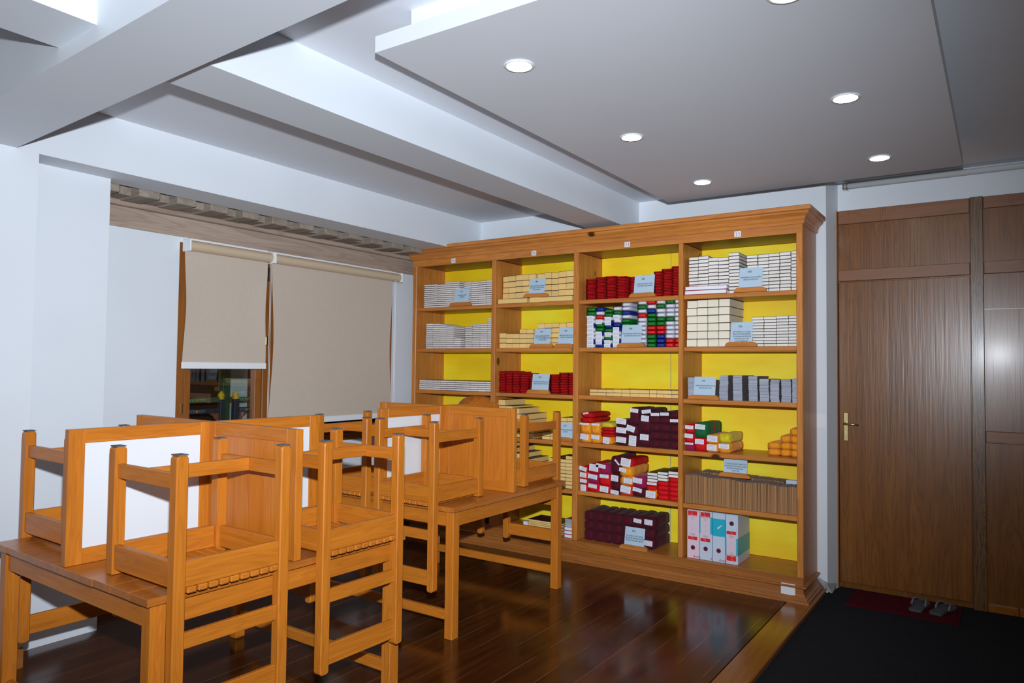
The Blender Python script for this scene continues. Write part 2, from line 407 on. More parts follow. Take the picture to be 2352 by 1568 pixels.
MB().box(-.016, -.006, 2.915 - 3.94, 2.925 - 3.94, .30, .37).build('hinge', M['brass'], w)
MB().box(-.016, -.002, 3.600 - 3.94, 3.622 - 3.94, .80, .87).build('latch', M['brass'], w, bevel=.004)
MB().box(-.016, -.008, 3.605 - 3.94, 3.63 - 3.94, 1.30, 1.41).build('hinge', M['chrome'], w)

def blind(name, label, y0, y1, zb, ytube0, ytube1, wave):
    t = thing(name, label, 'blind', (XW + .06, (y0 + y1) / 2, 2.375), group='roller blinds at the window')
    cy = (y0 + y1) / 2
    tb = MB(); seg = 20
    prof = [(.042 * math.cos(2 * PI * k / seg), .038 * math.sin(2 * PI * k / seg)) for k in range(seg)]
    tb.prism([(a, c) for a, c in prof], 'y', ytube0 - cy, ytube1 - cy)
    tb.build('roller', M['tube'], t)
    MB().box(-.058, -.034, ytube0 - cy, ytube1 - cy, -.03, .058).build('mounting_strip', M['plastic'], t)
    for yy in (ytube0, ytube1):
        MB().box(-.05, .046, yy - cy - .006, yy - cy + .006, -.043, .045).build('bracket', M['plastic'], t, bevel=.004)
    f = MB(); nz, ny = 14, 10; vs = []; zt = 2.34
    for side in (0, .0015):
        for i in range(nz + 1):
            u = i / nz; z = zt + (zb + .045 - zt) * u - 2.375
            wv = wave * math.sin(PI * u) ** 2
            for k in range(ny + 1):
                v = k / ny; yy = y0 + wv * .6 + (y1 - wv - (y0 + wv * .6)) * v - cy
                vs.append((-.012 + side + .012 * math.sin(PI * u) * (2 * abs(v - .5)) ** 3, yy, z))
    n1 = (nz + 1) * (ny + 1); fs = []
    for i in range(nz):
        for k in range(ny):
            a = i * (ny + 1) + k; q = (a, a + 1, a + ny + 2, a + ny + 1)
            fs += [q[::-1], tuple(x + n1 for x in q)]
    f.add(vs, fs); f.build('blind_fabric', M['blind'], t, smooth=True, recalc=False)
    MB().box(-.016, -.004, y0 - cy - .004, y1 - cy + .004, zb - 2.375, zb + .047 - 2.375).build('bottom_bar', M['plastic'], t, bevel=.003)
    ch = MB(); ch.tube([(.012, y1 - cy + .008, -.03), (.012, y1 - cy + .010, -1.25)], .0016, 6); ch.tube([(.026, y1 - cy + .008, -.03), (.026, y1 - cy + .010, -1.25)], .0016, 6)
    ch.build('bead_chain', M['plastic'], t)
    return t
blind('roller_blind', 'narrow beige roller blind raised partway, showing the window glass below', 2.875, 3.560, 1.515, 2.885, 3.580, .02)
blind('roller_blind', 'wide beige roller blind pulled down nearly to the sill', 3.600, 4.945, 1.075, 3.596, 5.02, .035)

# room beyond the glass
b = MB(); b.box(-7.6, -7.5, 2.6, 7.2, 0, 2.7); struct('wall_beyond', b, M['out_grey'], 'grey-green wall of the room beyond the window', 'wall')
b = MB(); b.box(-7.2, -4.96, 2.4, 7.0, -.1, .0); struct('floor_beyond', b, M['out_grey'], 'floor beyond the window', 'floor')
def beyond(name, label, cat, box, mat, group=None):
    o = MB().box(box[0] - (box[0] + box[1]) / 2, (box[1] - box[0]) / 2, -(box[3] - box[2]) / 2, (box[3] - box[2]) / 2, 0, box[5] - box[4]).build(name, M[mat], loc=((box[0] + box[1]) / 2, (box[2] + box[3]) / 2, box[4]), bevel=.005)
    return o
c1 = beyond('pillar_beyond', '', '', (-7.1, -6.9, 4.80, 5.02, 0, 2.7), 'out_white'); tag(c1, 'white pillar behind the painted railing beyond the glass', 'pillar', kind='structure')
c1 = beyond('pillar_beyond_green', '', '', (-6.72, -6.62, 4.51, 4.59, 0, 2.7), 'out_green'); tag(c1, 'green painted post beyond the window glass', 'pillar', kind='structure')
c1 = beyond('pillar_beyond_russet', '', '', (-6.66, -6.58, 4.82, 4.94, 0, 2.7), 'out_brown'); tag(c1, 'russet painted post beyond the window glass', 'pillar', kind='structure')
cab = thing('dark_cabinet', 'dark wooden cabinet standing beyond the window glass', 'cabinet', (-7.25, 4.75, 0))
MB().box(-.15, .15, -.75, .75, 0, 2.1).build('carcass', M['dark_panel'], cab, bevel=.01)
MB().box(.15, .17, -.75, .75, 1.46, 1.49).build('rail', M['winframe'], cab)
MB().box(.15, .42, -.75, .12, 1.14, 1.20).build('ledge', M['winframe'], cab, bevel=.006)
def railing(label, yp, side):
    t = thing('painted_railing', label, 'railing', (-6.4, yp, 0), group='painted railings beyond the window')
    MB().box(-.03, .03, -.028, .028, 0, 1.20).build('newel_post', M['rail_blue'], t, bevel=.004)
    MB().lathe([(.030, 0), (.034, .006), (.026, .016), (.034, .03), (.033, .048), (.020, .068), (.008, .08), (.003, .088)], (0, 0, 1.20), 16).build('finial', M['finial'], t, smooth=True)
    for z, mt, sw in ((1.175, 'rail_green', 'swirl_g'), (1.07, 'rail_blue', 'swirl_b')):
        y0, y1 = (.028, .20) if side > 0 else (-.40, -.028)
        r = MB().box(-.02, .02, y0, y1, z, z + .045).build('rail', M[mt], t, bevel=.003)
        pat = MB(); yc = (y0 + y1) / 2 - (.06 if side < 0 else 0)
        for k in range(-4, 5):
            if k: pat.tube([(.021, yc + k * .020 + .010 * math.cos(a), z + .022 + .013 * math.sin(a)) for a in [q * .7 for q in range(8)]], .002, 5)
        pat.build('painted_scroll', M[sw], r)
        MB().tube([(.020, yc, z + .022), (.024, yc, z + .022)], .014, 12).build('rosette', M['swirl_o'], r)
    br = MB(); s = side
    br.prism([(s * .03, 1.07), (s * .13, 1.07), (s * .10, 1.045), (s * .085, 1.04), (s * .07, 1.01), (s * .05, 1.0), (s * .03, .96)], 'x', -.014, .014)
    br.build('bracket', M['out_brown'], t, bevel=.004)
railing('painted railing with yellow finial beyond the glass, rails reaching towards the near window jamb', 4.338, -1)
railing('painted railing with yellow finial beyond the glass, rails crossing the white pillar', 4.500, 1)

lb = bpy.data.lights.new('added_fill_beyond', 'POINT'); lb.energy = 14; lb.shadow_soft_size = .15; lb.color = (1, .93, .85)  # added fill light to brighten the room beyond; no visible fixture there
lbo = bpy.data.objects.new('added_fill_beyond', lb); COL.objects.link(lbo); lbo.location = (-5.7, 3.3, 2.3)

# ------------------------------------------------------------------ panelled partition with door
YD = 5.80
b = MB(); b.box(-1.06, 3.2, YD + .02, YD + .1, -.09, 2.735)
wr = struct('wall_right', b, M['veneer'], 'brown varnished wooden partition around the door', 'wall')
def pp(name, x0, x1, z0, z1, mat, y0=YD - .012, y1=YD + .02, par=None, **kw):
    return MB().box(x0, x1, y0, y1, z0, z1).build(name, M[mat], par or wr, **kw)
pp('jamb', -1.092, -1.004, -.03, 2.737, 'jamb', YD - .03, bevel=.004)
pp('top_rail', -1.003, -.176, 2.635, 2.736, 'rail', bevel=.003)
pp('upper_panel', -1.003, -.176, 2.296, 2.634, 'veneer', YD + .002)
pp('lintel_rail', -1.003, -.176, 2.212, 2.295, 'rail', bevel=.003)
pp('carved_post', -.174, -.098, -.03, 2.738, 'post', YD - .025, bevel=.004)
pp('top_rail', -.097, 3.2, 2.655, 2.736, 'rail', bevel=.003)
pp('upper_panel', -.097, 3.2, 2.297, 2.654, 'veneer', YD + .002)
pp('middle_rail', -.097, 3.2, 2.213, 2.296, 'rail', bevel=.003)
pp('side_panel', -.097, 3.2, 1.977, 2.212, 'veneer', YD + .001)
pp('side_panel', -.097, 3.2, 1.160, 1.973, 'veneer', YD + .003)
pp('seam_strip', -.097, 3.2, 1.9725, 1.9775, 'board', YD + .001)
pp('lock_rail', -.097, 3.2, 1.082, 1.159, 'rail', bevel=.003)
pp('side_panel', -.097, 3.2, .022, 1.081, 'veneer', YD + .002)
pp('bottom_rail', -.097, .07, -.03, .021, 'border', bevel=.003)
pp('bottom_rail', .075, 3.2, -.03, .021, 'border', bevel=.003)
dr = MB()
for x, l in ((-.93, .05), (-.72, .09), (-.705, .05), (-.69, .035), (-.63, .03), (-.55, .045), (-.045, .06), (-.03, .04), (-.01, .08), (.01, .055), (.03, .09), (.045, .06), (.058, .07), (.07, .10), (.085, .06), (.10, .06), (.112, .05)):
    dr.box(x, x + .0022, YD - .0135, YD - .012, 2.733 - l, 2.733)
dr.build('varnish_drip', M['post'], wr)
d = thing('door_1', 'plain brown veneered door with brass lever handle', 'door', (-.59, YD, .014)); d['kind'] = 'structure'
MB().box(-.410, .412, -.006, .02, 0, 2.188).build('door_leaf', M['veneer'], d, bevel=.002)
h = MB().box(-.381, -.349, -.012, -.006, 1.025, 1.232).build('lock_plate', M['brass'], d, bevel=.003)
lv = MB(); lv.tube([(-.366, -.006, 1.152), (-.366, -.05, 1.152)], .009, 12); lv.tube([(-.376, -.05, 1.152), (-.32, -.052, 1.150), (-.274, -.05, 1.146)], [.008, .007, .006], 10)
lv.build('lever_handle', M['brass'], h, smooth=True)
MB().box(-.369, -.362, -.0128, -.012, 1.075, 1.098).build('keyhole', M['board'], h)
# rod along the top of the partition
p = thing('curtain_rod', 'white glossy rod under the ceiling above the door', 'rod', (-.96, 5.745, 2.905))
MB().tube([(0, 0, 0), (4, 0, 0)], .021, 20).build('tube', M['pipe'], p, smooth=True)
for x in (.0, .022): MB().tube([(x, 0, 0), (x + .012, 0, 0)], .027, 20).build('end_ring', M['chrome'], p)
MB().box(.02, .035, -.006, .055, -.03, .03).build('wall_bracket', M['chrome'], p)
b = MB(); b.add([(-1.115, 5.60, 0), (-1.02, 5.60, -.03), (-1.02, 5.76, -.03), (-1.115, 5.60, .07), (-1.055, 5.585, .045), (-1.015, 5.77, .01)], [(0, 1, 4, 3), (1, 2, 5, 4), (3, 4, 5)])
struct('trim_2', b, M['concrete'], 'lump of grey cement at the foot of the white strip', 'trim')
o = MB().box(-.033, .033, -.0015, 0, 0, .10).build('wall_mounted_card', M['plastic'], loc=(-1.087, 5.598, 1.138)); tag(o, 'small pale card stuck on the white strip beside the bookcase', 'card')
o = MB().box(-.012, .012, -.03, 0, -.02, .02).build('metal_clip', M['chrome'], loc=(-1.03, 5.765, 2.615), bevel=.004); tag(o, 'small metal bracket between bookcase cornice and door frame', 'bracket')

# doormat and sandals
g = MB(); nx, ny = 16, 8; vs = []
for k in range(2):
    for i in range(nx + 1):
        for j in range(ny + 1):
            u, v = i / nx - .5, j / ny - .5
            vs.append((u * .65, v * .39 - .02 * abs(u) * 2 * (v < 0), (.010 if k else .0) + .006 * max(0, -u - .3) * (1 if k else .5) * 3 + .002 * math.sin(9 * u)*k))
n1 = (nx + 1) * (ny + 1); fs = []
for i in range(nx):
    for j in range(ny):
        a = i * (ny + 1) + j; q = (a, a + ny + 1, a + ny + 2, a + 1); fs += [q[::-1], tuple(x + n1 for x in q)]
for i in range(nx):
    for j in (0, ny):
        a = i * (ny + 1) + j; fs.append((a, a + ny + 1, a + ny + 1 + n1, a + n1))
for j in range(ny):
    for i in (0, nx):
        a = i * (ny + 1) + j; fs.append((a, a + 1, a + 1 + n1, a + n1))
g.add(vs, fs); o = g.build('doormat', M['mat'], loc=(-.566, 5.575, -.0295)); tag(o, 'dark red fibre doormat lying on the carpet before the door', 'doormat')
def sandal(label, x, y, rz, s):
    t = thing('flip_flop', label, 'sandal', (x, y, -.0175), (0, 0, rz), 'pair of flip-flops on the doormat')
    L = .27; out = []
    prof = [(0, .030), (.05, .040), (.15, .040), (.30, .037), (.45, .036), (.60, .043), (.75, .050), (.88, .046), (.96, .030), (1, .010)]
    left = [(-wd + .006 * s * math.sin(PI * u), u * L) for u, wd in prof]; right = [(wd + .006 * s * math.sin(PI * u), u * L) for u, wd in prof[::-1]]
    MB().prism(left + right, 'z', 0, .018).build('sole', M['sandal'], t, bevel=.004, seg=2)
    st = MB(); tip = Vector((s * .006, L * .80, .020))
    for sg in (-1, 1):
        a = Vector((sg * .040, L * .42, .016)); pts = []
        for k in range(9):
            u = k / 8; p_ = a.lerp(tip, u); pts.append((p_.x + sg * .012 * math.sin(PI * u), p_.y, p_.z + .034 * math.sin(PI * u) ** .8))
        st.tube(pts, [.007] * 3 + [.0065] * 3 + [.005] * 3, 8)
    st.build('strap', M['strap'], t, smooth=True)
    st = MB(); st.tube([tip + Vector((0, 0, -.006)), tip + Vector((0, 0, .018))], .004, 8); st.build('toe_post', M['strap'], t)
sandal('grey flip-flop nearer the door handle side of the mat', -.492, 5.45, -.10, 1)
sandal('grey flip-flop turned outward, nearer the carved post', -.378, 5.452, -.30, -1)

# ------------------------------------------------------------------ downlights
k = 0
for x, nm in ((-1.645, 'window-side row'), (-.582, 'door-side row')):
    for y, pl in ((2.46, 'nearest the camera'), (3.56, 'middle one'), (4.675, 'closest to the bookcase')):
        t = thing('ceiling_downlight', 'round recessed ceiling downlight, %s, %s' % (pl, nm), 'downlight', (x, y, 2.80), group='downlights in the ceiling tray')
        MB().lathe([(.052, .0), (.062, -.001), (.064, -.004), (.060, -.007), (.052, -.006)], (0, 0, 0), 32).build('rim', M['plastic'], t, smooth=True)
        MB().lathe([(.0515, -.003), (.0515, -.0068), (.02, -.0072)], (0, 0, 0), 32).build('diffuser', M['lamp'], t)

# ------------------------------------------------------------------ tables with cross dividers
def table(label, cx, cy, rz, W, D):
    t = thing('study_table', label, 'table', (cx, cy, 0), (0, 0, rz), 'four-seat study tables')
    hx, hy = W / 2, D / 2
    tp = MB(); n = 10
    for i in range(n):
        x0 = -hx + W * i / n; e = rnd.uniform(-.003, .003)
        tp.box(x0 + .0002, x0 + W / n - .0002, -hy + e, hy + rnd.uniform(-.003, .003), .722, .75 - rnd.uniform(0, .0008))
    tp.build('tabletop', M['top'], t, bevel=.0012)
    lx, ly = hx - .045, hy - .05
    for sx in (-1, 1):
        for sy in (-1, 1):
            MB().box(sx * lx - .029, sx * lx + .029, sy * ly - .029, sy * ly + .029, 0, .7215).build('leg', M['pine_z'], t, bevel=.003)
        MB().box(sx * (lx + .008) - .012, sx * (lx + .008) + .012, -ly + .0295, ly - .0295, .635, .7215).build('apron', M['pine_y'], t, bevel=.002)
    for sy in (-1, 1):
        MB().box(-lx + .0295, lx - .0295, sy * (ly + .008) - .012, sy * (ly + .008) + .012, .635, .7215).build('apron', M['pine_x'], t, bevel=.002)
        MB().box(-lx + .0295, lx - .0295, sy * ly - .013, sy * ly + .013, .10, .155).build('stretcher', M['pine_x'], t, bevel=.003)
    z0, z1, th, fw = .7505, 1.285, .017, .062
    for ax, sg, ln in (('y', -1, hy - .008), ('x', 1, hx - .008), ('x', -1, hx - .008), ('y', 1, hy - .008)):
        f = MB(); a0, a1 = (th + .0005 if ax == 'x' else th + .0005), ln
        def bx(mb, p0, p1, q0, q1, d0, d1, m=0):
            if ax == 'y': mb.box(d0, d1, min(sg * p0, sg * p1), max(sg * p0, sg * p1), q0, q1, m)
            else: mb.box(min(sg * p0, sg * p1), max(sg * p0, sg * p1), d0, d1, q0, q1, m)
        bx(f, a1 - fw, a1, z0, z1, -th, th); bx(f, a0 - .012, a0 + fw - .02, z0, z1, -th, th)
        bx(f, a0 + fw - .02, a1 - fw, z1 - fw + .006, z1, -th, th, 1); bx(f, a0 + fw - .02, a1 - fw, z0, z0 + fw, -th, th, 1)
        dv = f.build('divider_frame', [M['pine_z'], M['pine_' + ax]], t, bevel=.0015)
        w1, w2 = ('board', 'inset_wood') if ax == 'y' else ('board', 'inset_wood')
        wb = MB(); bx(wb, a0 + fw - .021, a1 - fw + .001, z0 + fw - .001, z1 - fw + .007, .001, th - .006)
        wb.build('white_inset', M[w1], dv)
        wb = MB(); bx(wb, a0 + fw - .021, a1 - fw + .001, z0 + fw - .001, z1 - fw + .007, -th + .006, -.001)
        wb.build('wood_inset', M[w2], dv)
    return t
R1 = math.radians(-1.5)
table('pine study table with crossed white dividers, nearest the camera', -3.038, 2.010, R1, 1.30, 1.25)
table('pine study table with crossed dividers, standing before the bookcase', -3.18, 3.875, 0, 1.20, 1.27)

# ------------------------------------------------------------------ chairs, upside down on the tables
CW, CD = .215, .215
def make_chair(label):
    t = thing('dining_chair', label, 'chair', group='chairs upturned on the study tables')
    pw = .0225
    for sx in (-1, 1):
        for sy, nm, ht in ((-1, 'front_leg', .483), (1, 'back_post', .965)):
            rr = .015; e = [(pw - rr + rr * math.sin(a), .004 + rr - rr * math.cos(a)) for a in [PI / 2 * q / 5 for q in range(6)]]
            et = [(x, ht - (z - .004) * (1.0 if sy > 0 else .1)) for x, z in e[::-1]]
            out = e + et; out = out + [(-x, z) for x, z in out[::-1]]
            l = MB().prism([(sx * CW + x, z) for x, z in out], 'y', sy * CD - pw, sy * CD + pw).build(nm, M['pine_z'], t, bevel=.004)
            MB().box(sx * CW - pw + .004, sx * CW + pw - .004, sy * CD - pw - .001, sy * CD + pw + .001, 0, .0045).build('felt_pad', M['felt'], l)
    for sx in (-1, 1):
        MB().box(sx * CW - .011, sx * CW + .011, -CD + pw, CD - pw, .068, .122).build('side_stretcher', M['pine_y'], t, bevel=.002)
        MB().box(sx * (CW + .004) - .012, sx * (CW + .004) + .012, -CD + pw, CD - pw, .372, .462).build('seat_apron', M['pine_y'], t, bevel=.002)
    MB().box(-CW + .011, CW - .011, -.011, .011, .068, .120).build('cross_stretcher', M['pine_x'], t, bevel=.002)
    for sy in (-1, 1):
        MB().box(-CW + pw, CW - pw, sy * (CD + .004) - .012, sy * (CD + .004) + .012, .372, .462).build('seat_apron', M['pine_x'], t, bevel=.002)
    s = MB(); n = 9; x0, x1 = -CW + pw + .002, CW - pw - .002
    for i in range(n):
        a = x0 + (x1 - x0) * i / n
        s.box(a + .003, a + (x1 - x0) / n - .003, -CD - .02, CD + .024, .4625, .4845)
    s.build('seat_slat', M['pine_y'], t, bevel=.004)
    MB().box(-CW + pw, CW - pw, CD - .010, CD + .010, .622, .678).build('back_rail', M['pine_x'], t, bevel=.002)
    MB().box(-CW + pw, CW - pw, CD - .010, CD + .010, .850, .935).build('back_rail', M['pine_x'], t, bevel=.002)
    return t
HZ = 1.2355
ch = make_chair('upturned pine chair on the near table, whitest divider behind it, nearest the camera')
ch.location = (-2.585, 1.675, HZ); ch.rotation_euler = (PI, 0, PI / 2 + R1)
for x, y, rz, lb in (
    (-2.562, 2.312, PI / 2 + R1, 'upturned pine chair on the near table, hanging beside the far front leg'),
    (-3.505, 1.745, -PI / 2 + R1, 'upturned pine chair on the near table, against the pillar side'),
    (-3.325, 2.466, PI, 'upturned pine chair mostly hidden behind the near table dividers'),
    (-2.915, 3.418, 0, 'upturned pine chair on the far table, facing the camera, before its wooden divider'),
    (-3.452, 3.418, 0, 'upturned pine chair on the far table, on the window side of its white divider'),
    (-2.890, 4.327, PI, 'upturned pine chair on the far table, closest to the bookcase'),
    (-3.560, 4.327, PI, 'upturned pine chair hidden behind the far table dividers, by the window')):
    dup(ch, (x, y, HZ), (PI, 0, rz), lb)

# ------------------------------------------------------------------ the bookcase
BX0, BX1, BF, BB = -4.630, -1.115, 5.15, 5.585
UP = [(-3.711, -3.668), (-2.889, -2.842), (-1.996, -1.961)]
BAYS = [(-4.585, -3.711), (-3.668, -2.889), (-2.842, -1.996), (-1.961, -1.157)]
SH = [2.10, 1.715, 1.33, .95, .565]
SLIP = .0325
bc = thing('bookcase', 'huge four-bay pine bookcase with yellow back panels', 'bookcase', ((BX0 + BX1) / 2, 5.37, 0))
OX, OY = bc.location.x, bc.location.y
def bp(name, mb, mat, **kw):
    mb.v = [(x - OX, y - OY, z) for x, y, z in mb.v]
    return mb.build(name, M[mat], bc, **kw)
bp('side_panel', MB().box(BX0, -4.585, BF, BB, .10, 2.558), 'case_z', bevel=.004)
bp('side_panel', MB().box(-1.157, BX1, BF, BB, .10, 2.558), 'case_z', bevel=.004)
for a, c in UP: bp('upright', MB().box(a, c, BF + .002, BB - .012, .167, 2.489), 'case_z', bevel=.004)
for i, (a, c) in enumerate(BAYS):
    if i == 2:
        bp('back_panel', MB().box(a - .02, -2.2235, BB - .011, BB, .167, 2.49), 'yellow_panel'); bp('back_panel', MB().box(-2.2165, c + .017, BB - .011, BB, .167, 2.49), 'yellow_panel')
        bp('seam_gap', MB().box(-2.2235, -2.2165, BB - .006, BB - .001, .167, 2.49), 'concrete')
    else:
        bp('back_panel', MB().box(a - .02, c + .02, BB - .011, BB, .167, 2.49), 'yellow_panel')
    for z in SH:
        bp('shelf', MB().box(a + .0005, c - .0005, BF + .012, BB - .0115, z - SLIP, z), 'case_x', bevel=.003)
bp('bottom_board', MB().box(BX0 + .045, BX1 - .042, BF + .003, BB, .128, .165), 'case_x', bevel=.002)
bp('bottom_rail', MB().box(BX0, BX1, BF - .004, BF + .003, .108, .166), 'case_dark_x', bevel=.003)
bp('top_board', MB().box(-4.584, -1.158, BF + .023, BB, 2.492, 2.52), 'case_dark_x')
bp('header', MB().box(BX0, BX1, BF - .003, BF - .0005, 2.485, 2.56), 'case_x', bevel=.003)
co = MB(); co.mitre(BX0, BX1, BF, BB, [(0, 2.545), (.010, 2.548), (.014, 2.562), (.012, 2.570), (.018, 2.578), (.026, 2.596), (.044, 2.612), (.050, 2.618), (.050, 2.628), (.064, 2.634), (.066, 2.660), (.060, 2.664), (-.03, 2.664)])
bp('cornice', co, 'case_x')
co = MB(); co.mitre(BX0, BX1, BF, BB, [(.0, .112), (.018, .110), (.022, .103), (.018, .096), (.0, .094)]); bp('waist_moulding', co, 'case_dark_x')
bp('plinth', MB().box(BX0, BX1, BF - .001, BB, 0.001, .1075), 'case_dark_x', bevel=.002)
co = MB(); co.mitre(BX0, BX1, BF, BB, [(.0, .060), (.006, .058), (.012, .044), (.022, .034), (.028, .030), (.030, .022), (.040, .018), (.042, .001), (.0, .001)]); bp('base_moulding', co, 'case_dark_x')
# number tags with Tibetan digits drawn as pen strokes (u right, v up, unit square each)
DIG = {1: [[(.2, .75), (.5, .9), (.75, .7), (.55, .5), (.3, .55)], [(.55, .5), (.65, .2), (.8, .05)]],
       2: [[(.2, .8), (.5, .95), (.7, .75), (.45, .6)], [(.45, .6), (.75, .5), (.7, .2), (.35, .25), (.6, .0)]],
       0: [[(.5, .85), (.8, .6), (.75, .25), (.5, .1), (.25, .3), (.2, .65), (.5, .85)]],
       9: [[(.75, .85), (.35, .85), (.3, .55), (.65, .5), (.75, .65)], [(.3, .55), (.3, .0)]]}
for x, n in ((-4.140, (1, 9)), (-3.271, (2, 0)), (-2.410, (2, 1)), (-1.553, (2, 2))):
    tg = bp('number_tag', MB().box(x - .023, x + .023, BF - .0045, BF - .003, 2.496, 2.536), 'paper')
    dg = MB()
    for k, d_ in enumerate(n):
        for st in DIG[d_]:
            dg.tube([(x - .019 + k * .019 + u * .018 - OX, BF - .0052 - OY, 2.501 + v * .030) for u, v in st], .0016, 5)
    dg.build('digit', M['blueink'], tg)
# socket on the plinth
t = thing('switch_plate', 'white switch plate on the bookcase plinth near the carpet', 'switch', (-1.213, BF - .002, .030))
MB().box(-.047, .047, -.010, 0, 0, .085).build('plate', M['plastic'], t, bevel=.003)
MB().box(-.026, .026, -.0125, -.009, .012, .072).build('frame', M['plastic'], t, bevel=.002)
MB().box(-.011, .011, -.0145, -.011, .020, .062).build('rocker', M['plastic'], t, bevel=.0015)

BAYN = ['window-side bay', 'second bay', 'third bay', 'door-side bay']
SHN = ['top shelf', 'second shelf', 'third shelf', 'fourth shelf', 'fifth shelf', 'bottom shelf']
# ------------------------------------------------------------------ stacked books
def book_mesh(name, mats, ct):
    b = MB(); b.box(-.5, .5, 0, 1, 0, ct, 0); b.box(-.485, .485, .008, .99, ct, 1 - ct, 1); b.box(-.5, .5, 0, 1, 1 - ct, 1, 0)
    return b.mesh(name, mats)
BM = {'thin': book_mesh('thin_white_book', [M['cover'], M['pages']], .125),
      'hard': book_mesh('hardbound_book', [M['cover'], M['pages_w']], .10),
      'thick': book_mesh('thick_hardbound_book', [M['cover'], M['cream_l']], .045),
      'cream': book_mesh('cream_book', [M['cover'], M['cream']], .05),
      'pink': book_mesh('crimson_bound_book', [M['magenta_cover'], M['paper']], .10)}
def stacks(name, look, kind, bay, sh, cols, cat='book', y=BF + .045, depth=.30, jit=.0016, first=1, order='window', grp=None):
    z0 = SH[sh] if sh < 5 else .165
    n = len(cols)
    for ci, (x0, x1, num, hgt) in enumerate(cols):
        th = hgt / num; w = x1 - x0
        for k in range(num):
            o = bpy.data.objects.new(name, BM[kind]); COL.objects.link(o)
            o.location = ((x0 + x1) / 2 + rnd.uniform(-jit, jit), y + rnd.uniform(0, .007), z0 + .0006 + k * th)
            o.scale = (w - .002, depth, th - .0003); o.rotation_euler = (0, 0, rnd.uniform(-.006, .006))
            pos = 'topmost' if k == num - 1 and num > 1 else ('only one' if num == 1 else '%s from top' % nth(num - k))
            tag(o, '%s, %s in %s stack from %s, %s of %s' % (look, pos, nth(ci + first), order, SHN[sh], BAYN[bay]), cat, grp or 'books on the %s of the %s' % (SHN[sh], BAYN[bay]))
S = stacks
S('thin_white_book', 'white-paged book', 'thin', 0, 0, [(-4.534, -4.451, 12, .221), (-4.451, -4.366, 12, .219), (-4.366, -4.277, 12, .214), (-4.278, -4.19, 13, .232), (-4.19, -4.106, 13, .232), (-4.055, -3.973, 12, .217), (-3.973, -3.89, 12, .220), (-3.89, -3.803, 12, .221), (-3.803, -3.717, 12, .222)])
S('thin_white_book', 'white-paged book', 'thin', 0, 1, [(-4.504, -4.419, 13, .237), (-4.419, -4.334, 13, .235), (-4.334, -4.25, 12, .217), (-4.25, -4.166, 11, .199), (-4.164, -4.082, 5, .094), (-4.038, -3.953, 12, .200), (-3.953, -3.868, 13, .218), (-3.868, -3.784, 13, .219), (-3.783, -3.715, 16, .269)])
S('thin_white_book', 'white-paged book', 'thin', 0, 2, [(-4.576 + .0865 * i, -4.576 + .0865 * (i + 1), 5, .092) for i in range(10)])
S('cream_book', 'thick cream-paged book', 'cream', 1, 0, [(-3.66, -3.597, 5, .250), (-3.597, -3.526, 5, .253), (-3.526, -3.456, 5, .257), (-3.456, -3.387, 5, .257), (-3.387, -3.317, 5, .256), (-3.30, -3.232, 5, .253), (-3.232, -3.16, 5, .258), (-3.16, -3.089, 5, .255), (-3.089, -3.018, 5, .261), (-3.018, -2.945, 5, .263)], y=BF + .10)
S('cream_book', 'thick cream-paged book', 'cream', 1, 1, [(-3.655, -3.584, 3, .133), (-3.584, -3.512, 3, .127), (-3.512, -3.441, 3, .125), (-3.441, -3.367, 4, .165), (-3.367, -3.298, 4, .163), (-3.259, -3.191, 5, .205), (-3.191, -3.119, 5, .208), (-3.119, -3.049, 5, .209), (-3.049, -2.98, 5, .207), (-2.98, -2.91, 5, .21)])
S('cream_book', 'thick cream-paged book', 'cream', 1, 3, [(-3.654, -3.582, 6, .318), (-3.580, -3.508, 5, .266), (-3.506, -3.434, 5, .250), (-3.432, -3.360, 4, .203), (-3.356, -3.285, 2, .09), (-3.206, -3.13, 2, .056), (-3.126, -3.051, 5, .165), (-3.028, -2.968, 6, .191), (-2.966, -2.895, 6, .194)], depth=.33)
S('cream_book', 'thick cream-paged book', 'cream', 1, 4, [(-3.62, -3.55, 8, .335), (-3.548, -3.478, 7, .293), (-3.476, -3.406, 6, .25), (-3.404, -3.334, 5, .208), (-3.132, -3.041, 8, .237), (-3.039, -2.978, 8, .235), (-2.976, -2.9, 9, .265)], depth=.33)
S('hardbound_book', 'white hardbound book', 'hard', 3, 0, [(-1.939, -1.866, 11, .287), (-1.866, -1.789, 11, .289), (-1.789, -1.714, 10, .271), (-1.714, -1.638, 10, .268), (-1.638, -1.561, 12, .296), (-1.508, -1.433, 11, .269), (-1.43, -1.356, 11, .268), (-1.356, -1.282, 11, .27), (-1.28, -1.206, 11, .272), (-1.204, -1.16, 12, .277)], y=BF + .06)
S('thick_hardbound_book', 'very thick pale book', 'thick', 3, 1, [(-1.947, -1.869, 6, .345), (-1.868, -1.789, 6, .347), (-1.787, -1.708, 6, .348), (-1.706, -1.626, 6, .349)], depth=.34)
S('hardbound_book', 'hardbound book', 'hard', 3, 1, [(-1.468, -1.385, 10, .209), (-1.385, -1.301, 10, .209), (-1.301, -1.219, 10, .212), (-1.219, -1.16, 10, .213)], order='pale books')
S('cream_book', 'thin cream-paged book', 'cream', 2, 2, [(-2.761, -2.687, 2, .052), (-2.687, -2.612, 2, .052), (-2.612, -2.547, 2, .053), (-2.547, -2.476, 2, .056), (-2.476, -2.407, 2, .056), (-2.407, -2.333, 2, .057), (-2.333, -2.244, 2, .057), (-2.244, -2.185, 2, .058), (-2.185, -2.126, 2, .058), (-2.126, -2.062, 2, .059), (-2.062, -2.0, 2, .060)])
